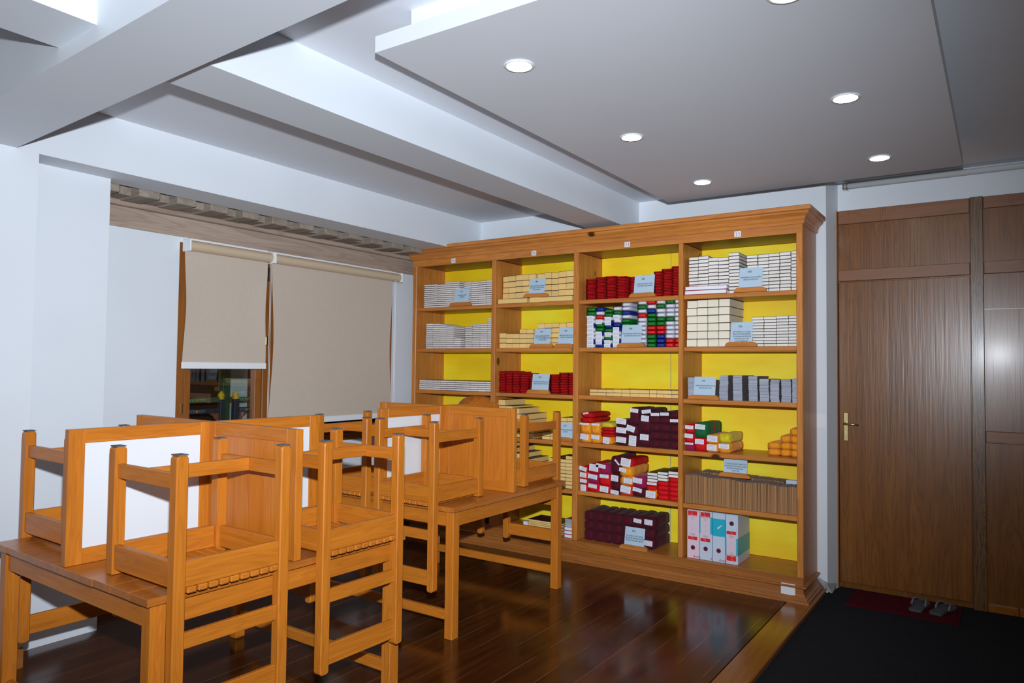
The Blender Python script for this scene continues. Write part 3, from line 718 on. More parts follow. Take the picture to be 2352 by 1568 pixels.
# two cream volumes lying lengthwise before the top stacks of the second bay
for x0, x1, lb in ((-3.655, -3.345, 'cream book lying lengthwise before the stacks, second bay top shelf, nearer the window'), (-3.245, -2.905, 'cream book lying lengthwise before the stacks, second bay top shelf, nearer the door')):
    o = link('cream_book', BM['cream'], None, ((x0 + x1) / 2, BF + .018, 2.1006)); o.scale = (x1 - x0, .072, .042); tag(o, lb, 'book', 'books on the top shelf of the second bay')
for k, lb in ((0, 'lower of two crimson-bound white notebooks lying before the door-side top stacks'), (1, 'upper of two crimson-bound white notebooks lying before the door-side top stacks')):
    o = link('crimson_bound_book', BM['pink'], None, (-1.795 + .004 * k, BF + .014, 2.1006 + .031 * k)); o.scale = (.315, .044, .0305); o.rotation_euler = (0, 0, .02 * k); tag(o, lb, 'book', 'crimson notebooks of the door-side bay')
# brown ribbon hanging over the fourth stack, and the packet it hangs to
o = MB().box(-.008, .008, -.001, .001, -.10, 0).build('ribbon', M['kraft'], loc=(-4.118, BF + .195, 1.895)); tag(o, 'brown ribbon hanging against the white books, second shelf of window-side bay', 'ribbon')

# ------------------------------------------------------------------ grey booklets and kraft booklets
gb = MB(); gb.box(-.5, .5, 0, 1, 0, 1, 0, {0: 1, 1: 1, 4: 1, 5: 1}); GM = gb.mesh('grey_booklet', [M['grey_pages'], M['grey_cover']])
gcols = [(-1.938, -1.868, 25, .160), (-1.862, -1.784, 22, .143), (-1.707, -1.635, 28, .179), (-1.604, -1.53, 28, .180), (-1.493, -1.423, 28, .177), (-1.417, -1.345, 25, .158), (-1.344, -1.275, 25, .156), (-1.271, -1.199, 25, .157), (-1.198, -1.160, 27, .167)]
for ci, (x0, x1, num, hg) in enumerate(gcols):
    th = hg / num; off = 0
    for k in range(num):
        off = max(-.004, min(.004, off + rnd.uniform(-.0012, .0012)))
        o = link('grey_booklet', GM, None, ((x0 + x1) / 2 + off, BF + .045 + rnd.uniform(0, .006), 1.3305 + k * th)); o.scale = (x1 - x0 - .009, .30, th * .86)
        tag(o, 'thin grey booklet, %s in %s stack from window, third shelf of door-side bay' % ('topmost' if k == num - 1 else nth(num - k) + ' from top', nth(ci + 1)), 'booklet', 'grey booklets')
kb = MB(); kb.box(-.5, .5, 0, 1, 0, 1, 0, {1: 1}); KM = kb.mesh('kraft_booklet', [M['kraft'], M['kraft_top']])
def wav(x): return .012 * math.sin((x + 1.95) * 11) + .010 * math.sin((x + 1.95) * 5.2 + 1)
nk = 116
for row in (0, 1):
    num = nk if row == 0 else 92
    for k in range(num):
        u = (k + .5) / num; x = -1.955 + u * .795 if row == 0 else -1.915 + u * .755
        if row == 1 and u > .82: continue
        hgt = .205 + .004 * math.sin(u * 20) + (-.018 * u) + rnd.uniform(-.0015, .0015)
        yy = BF + .035 + wav(x) + .012 * u + rnd.uniform(0, .002) if row == 0 else BF + .235 + wav(x) * .5
        if row == 1: hgt = .212 - .024 * u + rnd.uniform(-.0015, .0015)
        o = link('kraft_booklet', KM, None, (x, yy, .5655)); o.scale = (.795 / nk * .90, .155, hgt); o.rotation_euler = (0, rnd.uniform(-.012, .012), 0)
        tag(o, 'slim brown booklet standing upright, %s from window in %s row, fifth shelf of door-side bay' % (nth(k + 1), 'front' if row == 0 else 'rear'), 'booklet', 'brown booklets standing in %s row' % ('front' if row == 0 else 'rear'))
o = MB().box(-.06, .06, -.02, .02, 0, .205).build('picture_booklet', M['binder'], loc=(-1.225, BF + .27, .5655)); tag(o, 'blue-topped booklet behind the brown rows beside the door-side panel', 'booklet')

# ------------------------------------------------------------------ soft bundles and packets
def soft_mesh(name, w, d, h, mat, seed, sq=5.0, lump=.03, tuck=.0, extra=None):
    """a pillowy block: superellipse section along y with rounded, slightly drooping ends."""
    r = random.Random(seed); b = MB(); ns, nl = 20, 9; vs = []
    ph = [r.uniform(0, 6.28) for _ in range(6)]
    for i in range(nl):
        u = i / (nl - 1); e = min(u, 1 - u)
        sc = 1 - .5 * max(0, (.055 - e) / .055) ** 2 if e < .055 else 1
        yy = u * d if i not in (1, nl - 2) else (.03 if i == 1 else .97) * d
        for k in range(ns):
            a = 2 * PI * k / ns; ca, sa = math.cos(a), math.sin(a)
            rad = (abs(ca) ** sq + abs(sa) ** sq) ** (-1 / sq)
            wob = 1 + lump * (.5 * math.sin(3 * a + ph[0] + 4 * u) + .5 * math.sin(5 * u + ph[1] + a))
            vs.append((ca * rad * w / 2 * sc * wob, yy, h / 2 + sa * rad * h / 2 * sc * (wob if sa > 0 else 1)))
    fs = [tuple(range(ns - 1, -1, -1)), tuple(range((nl - 1) * ns, nl * ns))]
    for i in range(nl - 1):
        for k in range(ns):
            a, c = i * ns + k, i * ns + (k + 1) % ns; fs.append((a, c, c + ns, a + ns))
    b.add(vs, fs)
    me = b.mesh(name, mat)
    for p in me.polygons: p.use_smooth = len(p.vertices) == 4
    return me
CN = {'red': 'red', 'redb': 'bright red', 'maroon': 'maroon', 'orange': 'orange silk', 'brocade': 'gold brocade', 'yellow': 'yellow silk', 'green': 'green', 'magenta': 'magenta', 'vermilion': 'vermilion', 'saffron': 'saffron'}
sd = [0]
def bundle(x0, x1, z0, z1, mat, where, y=BF + .045, d=.34, lab=None, sq=5.0, lump=.03, name='cloth_wrapped_scripture', grp='cloth-wrapped scriptures'):
    sd[0] += 1
    o = link(name, soft_mesh(name, x1 - x0 - .002, d, z1 - z0 - .001, M[mat], sd[0], sq, lump), None, ((x0 + x1) / 2, y, z0 + .0008))
    tag(o, '%s cloth-wrapped scripture %s' % (CN[mat], where), 'wrapped book', grp)
    if lab:
        lx, lz, lw, lh, tilt = lab      # paper slip: centre, size, tilt
        s = MB(); ws = lw / 2; hs = lh / 2; pts = [(-ws, -hs), (ws, -hs), (ws, hs), (-ws, hs)]
        rot = lambda p: (p[0] * math.cos(tilt) - p[1] * math.sin(tilt), p[0] * math.sin(tilt) + p[1] * math.cos(tilt))
        s.prism([(lx - (x0 + x1) / 2 + rot(p)[0], lz - z0 + rot(p)[1]) for p in pts], 'y', -.004, -.003)
        sl = s.build('paper_label', M['paper'], o)
        s = MB()
        for q in range(max(2, int(lh / .009))):
            zz = hs - .006 - q * .009
            if zz < -hs + .003: break
            c = rot((0, zz)); s.box(lx - (x0 + x1) / 2 + c[0] - ws * .8, lx - (x0 + x1) / 2 + c[0] + ws * .75, -.0046, -.004, lz - z0 + c[1] - .0007, lz - z0 + c[1] + .0007)
        s.build('handwriting', M['blueink'], sl)
    return o
# third bay, fourth shelf
B = bundle
W4 = 'third bay fourth shelf, '
B(-2.840, -2.747, .95, 1.022, 'orange', W4 + 'bottom left of the window-end pile'.replace('left ', ''), lab=(-2.80, .995, .072, .045, -.1))
B(-2.840, -2.749, 1.023, 1.108, 'orange', W4 + 'spotted one under the folded red cloths', lab=(-2.80, 1.10, .085, .014, 0))
B(-2.744, -2.664, .95, 1.020, 'orange', W4 + 'bottom of second pile from window', lab=(-2.70, 1.0, .07, .033, -.06))
B(-2.746, -2.666, 1.021, 1.112, 'orange', W4 + 'top of second pile from window', lab=(-2.70, 1.10, .07, .016, 0))
B(-2.838, -2.735, 1.1095, 1.150, 'red', W4 + 'lower of two red ones topping the window-end pile', lump=.08)
B(-2.834, -2.733, 1.1515, 1.192, 'red', W4 + 'uppermost red one topping the window-end pile', lump=.08, lab=(-2.79, 1.185, .05, .012, .2))
B(-2.648, -2.562, .95, 1.006, 'orange', W4 + 'under the thin red ones', lab=(-2.605, .98, .055, .05, -.1))
for k in range(3): B(-2.658, -2.548, 1.007 + .0245 * k, 1.031 + .0245 * k, 'red', W4 + '%s of three thin red ones under yellow silk' % ['bottom', 'middle', 'top'][k], lump=.07)
B(-2.660, -2.552, 1.081, 1.120, 'yellow', W4 + 'crumpled on top of thin red ones', lump=.10)
for k, (z0, z1) in enumerate(((.95, 1.024), (1.0245, 1.093), (1.0935, 1.152))):
    B(-2.524, -2.424, z0, z1, 'maroon', W4 + 'labelled maroon pile beside the orange ones, %s' % ['bottom', 'middle', 'top'][k], lab=(-2.475, z0 + .043, .085, .043, -.07))
B(-2.421, -2.330, .95, 1.027, 'maroon', W4 + 'bottom, with tall narrow label', lab=(-2.378, .992, .062, .078, -.05))
B(-2.424, -2.330, 1.028, 1.112, 'maroon', W4 + 'middle, with slanted label', lab=(-2.395, 1.085, .07, .045, -.25))
B(-2.404, -2.329, 1.113, 1.250, 'maroon', W4 + 'tallest at top with grey label', lab=(-2.365, 1.225, .066, .03, -.1), lump=.06)
B(-2.327, -2.233, .95, 1.057, 'maroon', W4 + 'bottom, with two labels', lab=(-2.28, 1.025, .07, .045, -.04))
B(-2.325, -2.233, 1.058, 1.195, 'maroon', W4 + 'tall middle one with square label', lab=(-2.275, 1.168, .062, .045, -.08), lump=.05)
B(-2.322, -2.228, 1.196, 1.245, 'maroon', W4 + 'on top, with bent label', lab=(-2.265, 1.222, .075, .028, .12), lump=.07)
for c, (x0, x1) in enumerate(((-2.231, -2.157), (-2.156, -2.080), (-2.079, -2.0))):
    zz = .95
    for k, hh in enumerate((.062, .060, .062, .05, (.03, .042, .033)[c])):
        B(x0, x1, zz, zz + hh, 'maroon', W4 + '%s from bottom in %s unlabelled pile' % (nth(k + 1), ('first', 'second', 'third')[c]), lab=((x0 + x1) / 2, zz + hh * .55, .068, .022, .03) if k == (4, 4, 3)[c] else None, lump=.06)
        zz += hh + .0005
# third bay, fifth shelf
W5 = 'third bay fifth shelf, '
def pile(x0, x1, items, nm, z=.565, y=BF + .045, W=W5, d=.335):
    for k, it in enumerate(items):
        hh, mt = it[0], it[1]; lab = it[2] if len(it) > 2 else None
        L = None
        if lab: L = ((x0 + x1) / 2 + lab[0], z + hh * lab[1], lab[2], lab[3], lab[4])
        B(x0, x1, z, z + hh, mt, W + '%s of %s' % ('top' if k == len(items) - 1 else 'bottom' if k == 0 else nth(k + 1) + ' from bottom', nm), lab=L, y=y, d=d, lump=.05)
        z += hh + .0006
pile(-2.838, -2.774, [(.044, 'redb', (0, .45, .05, .055, .02)), (.046, 'redb', (0, .7, .06, .028, -.05)), (.056, 'vermilion', (-.002, .6, .058, .038, -.06)), (.044, 'redb', (-.004, .6, .066, .032, -.22))], 'window-end pile')
pile(-2.772, -2.673, [(.063, 'redb', (0, .7, .075, .03, -.08)), (.079, 'magenta', (0, .7, .082, .036, -.1)), (.078, 'redb', (.01, .6, .08, .055, -.06))], 'second pile')
pile(-2.671, -2.570, [(.054, 'redb', (0, .55, .075, .046, -.06)), (.090, 'redb', (0, .85, .078, .028, -.02)), (.080, 'magenta', (-.03, .8, .085, .03, -.12))], 'third pile')
pile(-2.568, -2.489, [(.026, 'maroon', (0, .6, .07, .03, -.06)), (.130, 'maroon', (0, .75, .062, .046, -.05)), (.142, 'maroon', (.02, .65, .055, .013, -.8))], 'dark fourth pile')
pile(-2.487, -2.383, [(.078, 'vermilion', (0, .6, .085, .055, -.12)), (.066, 'orange', (.02, .55, .068, .04, -.05)), (.076, 'orange', (-.025, .65, .06, .03, -.12)), (.060, 'redb', (0, .55, .082, .062, -.12))], 'fifth pile with orange ones')
pile(-2.381, -2.272, [(.067, 'maroon', (-.01, .8, .075, .03, -.15)), (.088, 'magenta', (-.01, .65, .078, .04, -.08))], 'sixth pile')
pile(-2.269, -2.185, [(.060, 'orange', (0, .5, .078, .052, -.02)), (.032, 'redb'), (.032, 'redb', (.01, .6, .078, .018, 0))], 'seventh pile')
pile(-2.183, -2.092, [(.034, 'redb')] * 4, 'eighth pile')
pile(-2.090, -2.001, [(.034, 'redb')] * 5, 'ninth pile')
for x0, x1, z, n, nm in ((-2.256, -2.176, .691, 3, 'seventh'), (-2.172, -2.094, .7045, 3, 'eighth'), (-2.086, -2.004, .7385, 2, 'ninth')):
    for k in range(n):
        o = link('hardbound_book', BM['hard'], None, ((x0 + x1) / 2, BF + .045, z + .0235 * k)); o.scale = (x1 - x0, .33, .023)
        tag(o, 'white hardbound book, %s from bottom, atop red bundles, %s pile, third bay fifth shelf' % (nth(k + 1), nm), 'book', 'white books on red bundles')
# third bay, bottom shelf: three courses of maroon bundles
for c, (x0, x1) in enumerate(((-2.822, -2.742), (-2.740, -2.654), (-2.652, -2.578), (-2.576, -2.490), (-2.488, -2.392), (-2.390, -2.312), (-2.310, -2.212))):
    z = .165
    for k, hh in enumerate((.080, .074, .078 + .008 * (c > 4))):
        L = None
        if (c, k) in ((5, 1), (5, 2), (6, 0), (6, 2)): L = ((x0 + x1) / 2, z + hh * .62, .066, .040 if c == 6 else .03, -.05)
        B(x0, x1, z, z + hh, 'maroon', 'third bay bottom shelf, %s course, %s from window' % (['bottom', 'middle', 'top'][k], nth(c + 1)), y=BF + .085, d=.318, lab=L, lump=.05)
        z += hh + .0006
o = MB().box(-.02, .02, -.05, .05, 0, .12).build('folded_paper', M['paper'], loc=(-2.03, BF + .30, .1655)); tag(o, 'pale papers standing behind the maroon bundles on the third bay bottom shelf', 'paper')
# door-side bay, fourth shelf
W6 = 'door-side bay fourth shelf, '
pile(-1.957, -1.891, [(.055, 'magenta', (0, .92, .062, .014, 0)), (.069, 'redb', (-.003, .75, .062, .030, -.05)), (.066, 'redb', (0, .7, .062, .026, -.04))], 'window-end pile', .95, W=W6)
pile(-1.889, -1.800, [(.097, 'redb', (-.002, .72, .066, .036, -.03))], 'under the big green one', .95, W=W6)
g = B(-1.889, -1.788, 1.0485, 1.160, 'green', W6 + 'largest, with dark red strap', lab=(-1.842, 1.128, .075, .036, -.05))
sb = MB(); a, c2, hh = -.0515, .0515, .1115
pr = [(a * math.copysign(abs(math.cos(t)) ** .4, math.cos(t)) * -1 * .99, hh / 2 - .0005 + (hh / 2 + .0005) * math.copysign(abs(math.sin(t)) ** .4, math.sin(t)) * .99) for t in [2 * PI * k / 28 for k in range(28)]]
sb.prism(pr, 'y', .165, .180); sb.build('strap', M['red'], g)
pile(-1.798, -1.711, [(.061, 'orange', (0, .55, .072, .042, -.02)), (.065, 'orange', (.004, .55, .074, .042, -.02))], 'third pile', .95, W=W6)
pile(-1.709, -1.622, [(.070, 'orange', (0, .7, .075, .034, -.02)), (.068, 'yellow')], 'loose yellow-topped pile', .95, W=W6)
for k, (x0, x1, z0, z1) in enumerate(((-1.385, -1.297, .95, .995), (-1.296, -1.229, .95, .995), (-1.228, -1.162, .95, .995), (-1.385, -1.297, .996, 1.043), (-1.296, -1.229, .996, 1.043), (-1.228, -1.162, .996, 1.043), (-1.296, -1.229, 1.044, 1.096), (-1.228, -1.162, 1.044, 1.096), (-1.232, -1.162, 1.097, 1.150))):
    B(x0, x1, z0, z1, 'brocade', W6 + 'gold heap by the door-side panel, ' + ['bottom course first from window', 'bottom course middle', 'bottom course beside the panel', 'second course first from window', 'second course middle', 'second course beside the panel', 'third course nearer the window', 'third course beside the panel', 'alone at the top'][k], y=BF + .13, d=.24, lump=.05, sq=3.6)
# window-side bay, fourth shelf: one big saffron bundle
o = B(-4.14, -3.74, .95, 1.285, 'saffron', 'filling the fourth shelf of the window-side bay', y=BF + .07, d=.30, sq=2.6, lump=.06)
kn = MB(); r_ = random.Random(3)
for k in range(7):
    a = -1.2 + .4 * k; kn.tube([(.03 + .02 * math.sin(a), -.01, .20), (.03 + .10 * math.sin(a), -.014, .20 + .07 * math.cos(a)), (.03 + .19 * math.sin(a), .03, .19 + .10 * math.cos(a))], [.010, .012, .006], 6)
kn.build('knot', M['orange'], o, smooth=True)

# folded red cloths
RM = [soft_mesh('folded_red_cloth', 1, 1, 1, M['red'], 900 + i, 9.0, .06) for i in range(4)]
def cloths(bay, sh, cols, first=1):
    z0 = SH[sh]
    for ci, (x0, x1, num, hg) in enumerate(cols):
        th = hg / num
        for k in range(num):
            o = link('folded_red_cloth', RM[(k * 3 + ci) % 4], None, ((x0 + x1) / 2 + rnd.uniform(-.003, .003), BF + .045 + rnd.uniform(0, .010), z0 + .0006 + k * th))
            o.scale = (x1 - x0 + .004, .33, th * 1.0); o.rotation_euler = (0, rnd.uniform(-.012, .012), rnd.uniform(-.01, .01))
            tag(o, 'folded red cloth, %s in %s pile from window, %s of %s' % ('topmost' if k == num - 1 else nth(num - k) + ' from top', nth(ci + first), SHN[sh], BAYN[bay]), 'cloth', 'folded red cloths')
cloths(2, 0, [(-2.802, -2.716, 15, .172), (-2.716, -2.626, 16, .183), (-2.626, -2.536, 16, .186), (-2.536, -2.440, 15, .178), (-2.420, -2.33, 14, .168), (-2.32, -2.22, 15, .178), (-2.213, -2.147, 17, .198), (-2.147, -2.068, 18, .212), (-2.068, -2.0, 19, .228)])
cloths(1, 2, [(-3.655, -3.592, 13, .186), (-3.592, -3.52, 13, .182), (-3.52, -3.443, 12, .169), (-3.443, -3.358, 11, .155), (-3.35, -3.25, 9, .130), (-3.135, -3.049, 12, .165), (-3.049, -2.967, 13, .180), (-2.967, -2.893, 13, .182)])
# coloured packets on the third bay second shelf
PM = {}
for i, (k, m_, nm) in enumerate((('W', 'pk_white', 'white'), ('R', 'pk_red', 'red'), ('G', 'pk_green', 'green'), ('B', 'pk_blue', 'blue'))):
    PM[k] = (soft_mesh('wrapped_packet', 1, 1, 1, M[m_], 700 + i, 14.0, .02), nm)
LC = ['WBWWWBWWGG', 'BBWBGGWRWB', 'BWGWGBBWGG', 'WBWWBBWWGW', 'WBWGRGGWBWW']
RC = ['WWWWWWWRWGW', 'GGGRRGGGBWR', 'BBBRRGGWWGW', 'RRWWWWGWWWG', 'RRWWWWWWWWW']
lx = [-2.795, -2.714, -2.637, -2.560, -2.486, -2.410]; rx = [-2.350, -2.272, -2.196, -2.121, -2.046, -2.0]
for side, cols, xs, hg in ((0, LC, lx, .0325), (1, RC, rx, .0330)):
    for ci, colr in enumerate(cols):
        for k, c in enumerate(colr):
            me, nm = PM[c]; x0, x1 = xs[ci], xs[ci + 1]
            h_ = hg if side else {0: .0325, 1: .0325, 2: .0308, 3: .0325, 4: .0322}[ci]
            o = link('wrapped_packet', me, None, ((x0 + x1) / 2 + rnd.uniform(-.001, .001), BF + .045 + rnd.uniform(0, .008), 1.7156 + k * h_)); o.scale = (x1 - x0 - .001, .26, h_ * .975)
            tag(o, '%s packet, %s from bottom, %s column from %s, third bay second shelf' % (nm, nth(k + 1), nth(ci + 1), 'window in lower block' if not side else 'sign in tall block'), 'packet', 'coloured packets')
            if side == 0 and ci < 4 and k < 8 and c in 'WB' and rnd.random() < .75:
                s = MB(); t = rnd.uniform(-.25, .1); s.box(-.36, .36, -.030, -.026, -.25, .95)
                s.v = [(x + t * (z - .4) * .3, yy, z) for x, yy, z in s.v]
                lb = s.build('paper_label', M['paper'], o)
                s = MB()
                for q in range(3): s.box(-.30, .28, -.033, -.030, .02 + .27 * q, .07 + .27 * q)
                s.build('handwriting', M['blueink'], lb)

# ------------------------------------------------------------------ card signs on wooden stands
def sign(label, cx, bx0, bx1, zb, cw, chh, lines, y=BF + .018, seed=0):
    t = thing('shelf_sign', label, 'sign', (cx, y, zb), group='pale blue signs on wooden stands')
    w = (bx1 - bx0) / 2; c0 = (bx0 + bx1) / 2 - cx; hb = .034; out = []
    for k in range(7): a = PI / 2 * k / 6; out.append((c0 - w + .036 * (1 - math.sin(a)) ** 1 * 0 + .036 * (1 - math.cos(a)), hb * math.sin(a)))
    out2 = [(2 * c0 - x, z) for x, z in out[::-1]]
    MB().prism(out + out2, 'y', -.014, .018, 0).build('stand', M['case_x'], t, bevel=.002)
    r = random.Random(seed); ti = math.radians(-9)
    cd = MB(); cd.box(-cw / 2, cw / 2, -.001, .001, 0, chh)
    cdo = cd.build('card', M['card'], t, loc=(0, .0, hb * .80)); cdo.rotation_euler = (ti, 0, 0)
    ink = MB()
    def word(x, z, h, n):
        for _ in range(n):
            gw = h * r.uniform(.35, .6)
            ink.box(x, x + gw * .95, -.0018, -.0011, z + h * .86, z + h)
            for q in range(r.choice((1, 2, 2))):
                xx = x + gw * r.uniform(.1, .75); ink.box(xx, xx + h * .12, -.0018, -.0011, z + h * r.uniform(-.25, .2), z + h * .9)
            if r.random() < .35: ink.box(x + gw * .2, x + gw * .8, -.0018, -.0011, z + h * r.uniform(1.1, 1.3), z + h * 1.4)
            if r.random() < .3: ink.box(x, x + gw * .7, -.0018, -.0011, z - h * .15, z)
            x += gw
        return x
    word(-cw * .15, chh * .76, .010, 6)
    for q, fr in enumerate(lines):
        z = chh * .50 - q * .0165; x = -cw / 2 * fr; xe = -x
        while x < xe: x = word(x, z, .0075, r.randint(2, 5)) + .0015
    ink.build('lettering', M['ink'], cdo)
SG = 'pale blue Tibetan-lettered card on wooden stand, '
sign(SG + 'top shelf of window-side bay', -4.061, -4.190, -3.946, 2.1005, .162, .135, [.6, .3], seed=1)
sign(SG + 'top shelf of second bay', -3.256, -3.382, -3.139, 2.143, .156, .135, [.9, .9, .45], seed=2)
sign(SG + 'middle of second shelf, second bay', -3.199, -3.315, -3.083, 1.7155, .157, .138, [.88, .9, .45], seed=3)
sign(SG + 'second shelf of second bay, against the upright', -2.967, -3.073, -2.893, 1.7155, .148, .142, [.85, .7], seed=4)
sign(SG + 'between red cloths on third shelf, second bay', -3.212, -3.340, -3.113, 1.3305, .166, .140, [.9, .78], seed=5)
sign(SG + 'fourth shelf of second bay, seen behind the upturned chair', -2.968, -3.04, -2.893, .9505, .145, .125, [.75, .3], seed=6)
sign(SG + 'before red cloths on top shelf, third bay', -2.281, -2.401, -2.181, 2.1005, .166, .148, [.78, .7], seed=7)
sign(SG + 'before coloured packets, third bay', -2.384, -2.501, -2.264, 1.7155, .168, .150, [.9, .72], seed=8)
sign(SG + 'before maroon bundles on the bottom shelf', -2.350, -2.470, -2.238, .1655, .164, .140, [.85, .9, .85], seed=9)
sign(SG + 'top shelf of door-side bay', -1.470, -1.585, -1.357, 2.1005, .163, .150, [.9, .62], seed=10)
sign(SG + 'beside the very thick pale books', -1.535, -1.648, -1.423, 1.7155, .155, .148, [.8, .8, .75, .65, .55, .3], seed=11)
sign(SG + 'before grey booklets', -1.802, -1.924, -1.690, 1.3305, .160, .140, [.9, .5], seed=12)
sign(SG + 'standing on the brown booklets', -1.596, -1.713, -1.486, .7795, .168, .128, [.9, .92, .7, .3], y=BF + .075, seed=13)
bk = MB().box(-.16, .10, 0, .075, 0, .043).build('cream_book', M['cream'], loc=(-3.256, BF + .006, 2.1003))
bk.data.materials.append(M['cover']); bk.scale = (.36, .16, .95); tag(bk, 'short cream block under the second bay top sign', 'book')

# ------------------------------------------------------------------ lever-arch binders
def text_mesh(s, size, shear=0.0, name='print'):
    cu = bpy.data.curves.new(name, 'FONT'); cu.body = s; cu.size = size; cu.shear = shear; cu.align_x = 'CENTER'; cu.align_y = 'CENTER'; cu.extrude = 0
    ob = bpy.data.objects.new(name, cu); COL.objects.link(ob); dg = bpy.context.evaluated_depsgraph_get()
    me = bpy.data.meshes.new_from_object(ob.evaluated_get(dg)); bpy.data.objects.remove(ob); bpy.data.curves.remove(cu)
    return me
def put_text(name, s, size, x, y, z, mat, par, shear=0.0, flip=False, bold=0):
    me = text_mesh(s, size, shear, name); me.materials.clear(); me.materials.append(mat)
    o = link(name, me, par, (x, y, z)); o.rotation_euler = (PI / 2, PI if flip else 0, 0)
    return o
HB = .352
def binder(x0, x1, body, band, lab, hole, inv, foot, label):
    w = x1 - x0 - .002; t = thing('lever_arch_binder', label, 'binder', ((x0 + x1) / 2, BF + .050, .1655), group='lever-arch binders on the bottom shelf')
    V = lambda v: HB * (1 - v)
    MB().box(-w / 2, w / 2, 0, .285, 0, HB).build('cover', M[body], t, bevel=.003)
    if band: MB().box(-w / 2 - .0004, w / 2 + .0004, -.0006, .286, V(band[1]), V(band[0])).build('colour_band', M['turquoise'], t)
    if lab:
        lx0, lx1 = -w / 2 + w * .09, -w / 2 + w * .86
        sp = MB().box(lx0, lx1, -.0014, -.0006, V(lab[1]), V(lab[0])).build('spine_label', M['pinklabel'], t)
        big, small = ((lab[0], lab[0] + .105), (lab[1] - .068, lab[1])) if not inv else ((lab[1] - .115, lab[1]), (lab[0], lab[0] + .065))
        for q, (a, c) in enumerate((big, small)):
            rb = MB().box(lx0, lx1, -.0018, -.0014, V(c), V(a)).build('red_block', M['redprint'], sp)
            m2 = MB(); xm = lx0 + (lx1 - lx0) * (.42 if not inv else .58); s_ = 1 if not inv else -1
            zc = (V(a) + V(c)) / 2; hh = (V(a) - V(c)) / 2
            m2.tube([(xm - s_ * .008, -.0022, zc + s_ * hh * .9), (xm + s_ * .004, -.0022, zc + s_ * hh * .1), (xm - s_ * .004 if q == 0 else xm + s_ * .012, -.0022, zc - s_ * hh * .9)], .0009, 5)
            m2.build('chevron', M['pinklabel'], rb)
            if q == 0: put_text('logo', 'Continental', .0125, (lx0 + lx1) / 2, -.0021, zc - s_ * hh * .72, M['board'], rb, .35, inv)
        mid = (lx0 + lx1) / 2
        for s2, v in (('CONTENTS', lab[0] + .135), ('Product', lab[0] + .165), ('No.', lab[0] + .29), ('Year', lab[0] + .37), ('SUPREME', lab[1] - .115), ('LEVER ARCH', lab[1] - .092)):
            if inv: v = lab[0] + lab[1] - v
            put_text('caption', s2, .0085 if s2 == 'SUPREME' else .006, mid, -.0016, V(v), M['ink'], sp, 0, inv)
    rg = MB(); rg.tube([(0, -.0006, V(hole)), (0, -.0022, V(hole))], .0165, 24); h_ = rg.build('finger_ring', M['darkmag'], t)
    MB().tube([(0, -.0020, V(hole)), (0, -.0027, V(hole))], .0115, 24).build('finger_hole', M['black'], h_)
    if foot: put_text('script_mark', foot, .024, w / 2 - .018 if len(foot) > 1 else w / 2 - .008, -.0008, V(.955), M['darkmag'], t, .45)
    return t
binder(-1.942, -1.850, 'binder_pink', None, (.02, .615), .775, False, 'Amba', 'pale pink lever-arch binder with red-blocked label, nearest the bay upright')
binder(-1.848, -1.753, 'binder', (.11, .455), (.02, .62), .765, False, 'A', 'pale blue binder with label and turquoise band beside the pink one')
t3 = binder(-1.751, -1.659, 'binder', (.12, .475), None, .765, False, 'Amba', 'pale blue binder without label, turquoise band with white scuff')
MB().prism([(-.012, .245), (-.004, .236), (.026, .268), (.028, .272)], 'y', -.0012, -.0007).build('scuff', M['board'], t3)
binder(-1.657, -1.566, 'binder', (.47, .82), (.335, .93), .18, True, '', 'pale blue binder standing upside down at the end of the binder row')

# ------------------------------------------------------------------ oddments low in the second bay
for k in range(7):
    o = link('thin_cream_booklet', BM['cream'], None, (-3.20 + rnd.uniform(-.004, .004), BF + .10, .1655 + .0135 * k)); o.scale = (.34, .22, .0132)
    tag(o, 'thin cream booklet, %s from bottom of the lengthwise pile on second bay bottom shelf' % nth(k + 1), 'booklet', 'cream booklets on the bottom shelf')
for k in range(3):
    o = link('crimson_bound_book', BM['pink'], None, (-2.94, BF + .05, .1655 + .030 * k)); o.scale = (.085, .30, .0295)
    tag(o, 'crimson-covered book, %s from bottom beside the third upright, second bay bottom shelf' % nth(k + 1), 'book', 'crimson books on the bottom shelf')
for k in range(4):
    o = link('white_pamphlet', GM, None, (-2.935, BF + .05, .2560 + .016 * k)); o.scale = (.080, .28, .015)
    tag(o, 'white pamphlet, %s from bottom, lying on the crimson books of the bottom shelf' % nth(k + 1), 'pamphlet', 'white pamphlets')
o = link('plastic_bag', soft_mesh('plastic_bag', .13, .18, .15, M['bag'], 55, 2.4, .10), None, (-3.80, BF + .10, .1665)); tag(o, 'black plastic bag on the bottom shelf under the far table', 'bag')
o = MB().box(-.05, .05, 0, .12, 0, .03).build('paper_ream', M['paper'], loc=(-3.47, BF + .26, .1655)); tag(o, 'small white paper pile behind the cream booklets', 'paper')

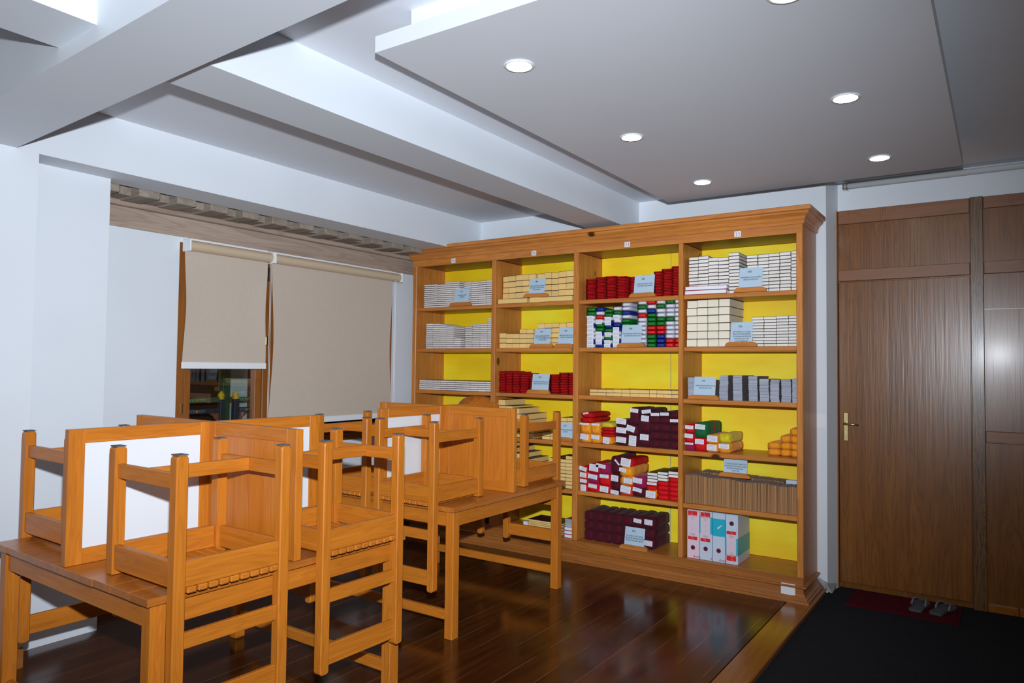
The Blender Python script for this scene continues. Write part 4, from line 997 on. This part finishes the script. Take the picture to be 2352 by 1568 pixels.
for o_ in SC.objects:
    l_ = o_.get('label')
    if l_ and len(l_.split()) > 16: o_['label'] = l_.replace('the ', '').replace(' of second bay', ', second bay')

# ------------------------------------------------------------------ camera and light
cam = bpy.data.cameras.new('camera'); co_ = bpy.data.objects.new('camera', cam); COL.objects.link(co_)
ya_, pi_, ro_ = math.radians(34.098087), math.radians(2.038630), math.radians(-.638650)
f = Vector((-math.sin(ya_) * math.cos(pi_), math.cos(ya_) * math.cos(pi_), math.sin(pi_)))
r = Vector((math.cos(ya_), math.sin(ya_), 0)); dn = f.cross(r)
r2 = math.cos(ro_) * r + math.sin(ro_) * dn; d2 = -math.sin(ro_) * r + math.cos(ro_) * dn
mt = Matrix((r2, -d2, -f)).transposed().to_4x4(); mt.translation = (0, 0, 1.55)
co_.matrix_world = mt
cam.sensor_fit = 'HORIZONTAL'; cam.sensor_width = 36; cam.lens = 1664.44 / 2352 * 36; cam.clip_start = .05
SC.camera = co_

fl = bpy.data.lights.new('camera_flash', 'SPOT'); fl.energy = 1620; fl.spot_size = math.radians(108); fl.spot_blend = 1.0; fl.shadow_soft_size = .025; fl.color = (.88, .95, 1.04)
fl.use_nodes = True; en = fl.node_tree.nodes['Emission']; lf = fl.node_tree.nodes.new('ShaderNodeLightFalloff'); lf.inputs['Strength'].default_value = 1; lf.inputs['Smooth'].default_value = 14
fl.node_tree.links.new(lf.outputs['Quadratic'], en.inputs['Strength'])
fo = bpy.data.objects.new('camera_flash', fl); COL.objects.link(fo)
aim = (f - r * .15 + Vector((0, 0, .06))).normalized()
fo.location = (-.02, .02, 1.785); fo.rotation_euler = aim.to_track_quat('-Z', 'Y').to_euler()

wd = bpy.data.worlds.new('world'); SC.world = wd; wd.use_nodes = True
bg = wd.node_tree.nodes['Background']; bg.inputs[0].default_value = (1.0, .80, .66, 1); bg.inputs[1].default_value = .11
SC.view_settings.view_transform = 'Standard'; SC.view_settings.look = 'None'; SC.view_settings.gamma = 1; SC.view_settings.use_curve_mapping = False
SC.view_settings.exposure = 0
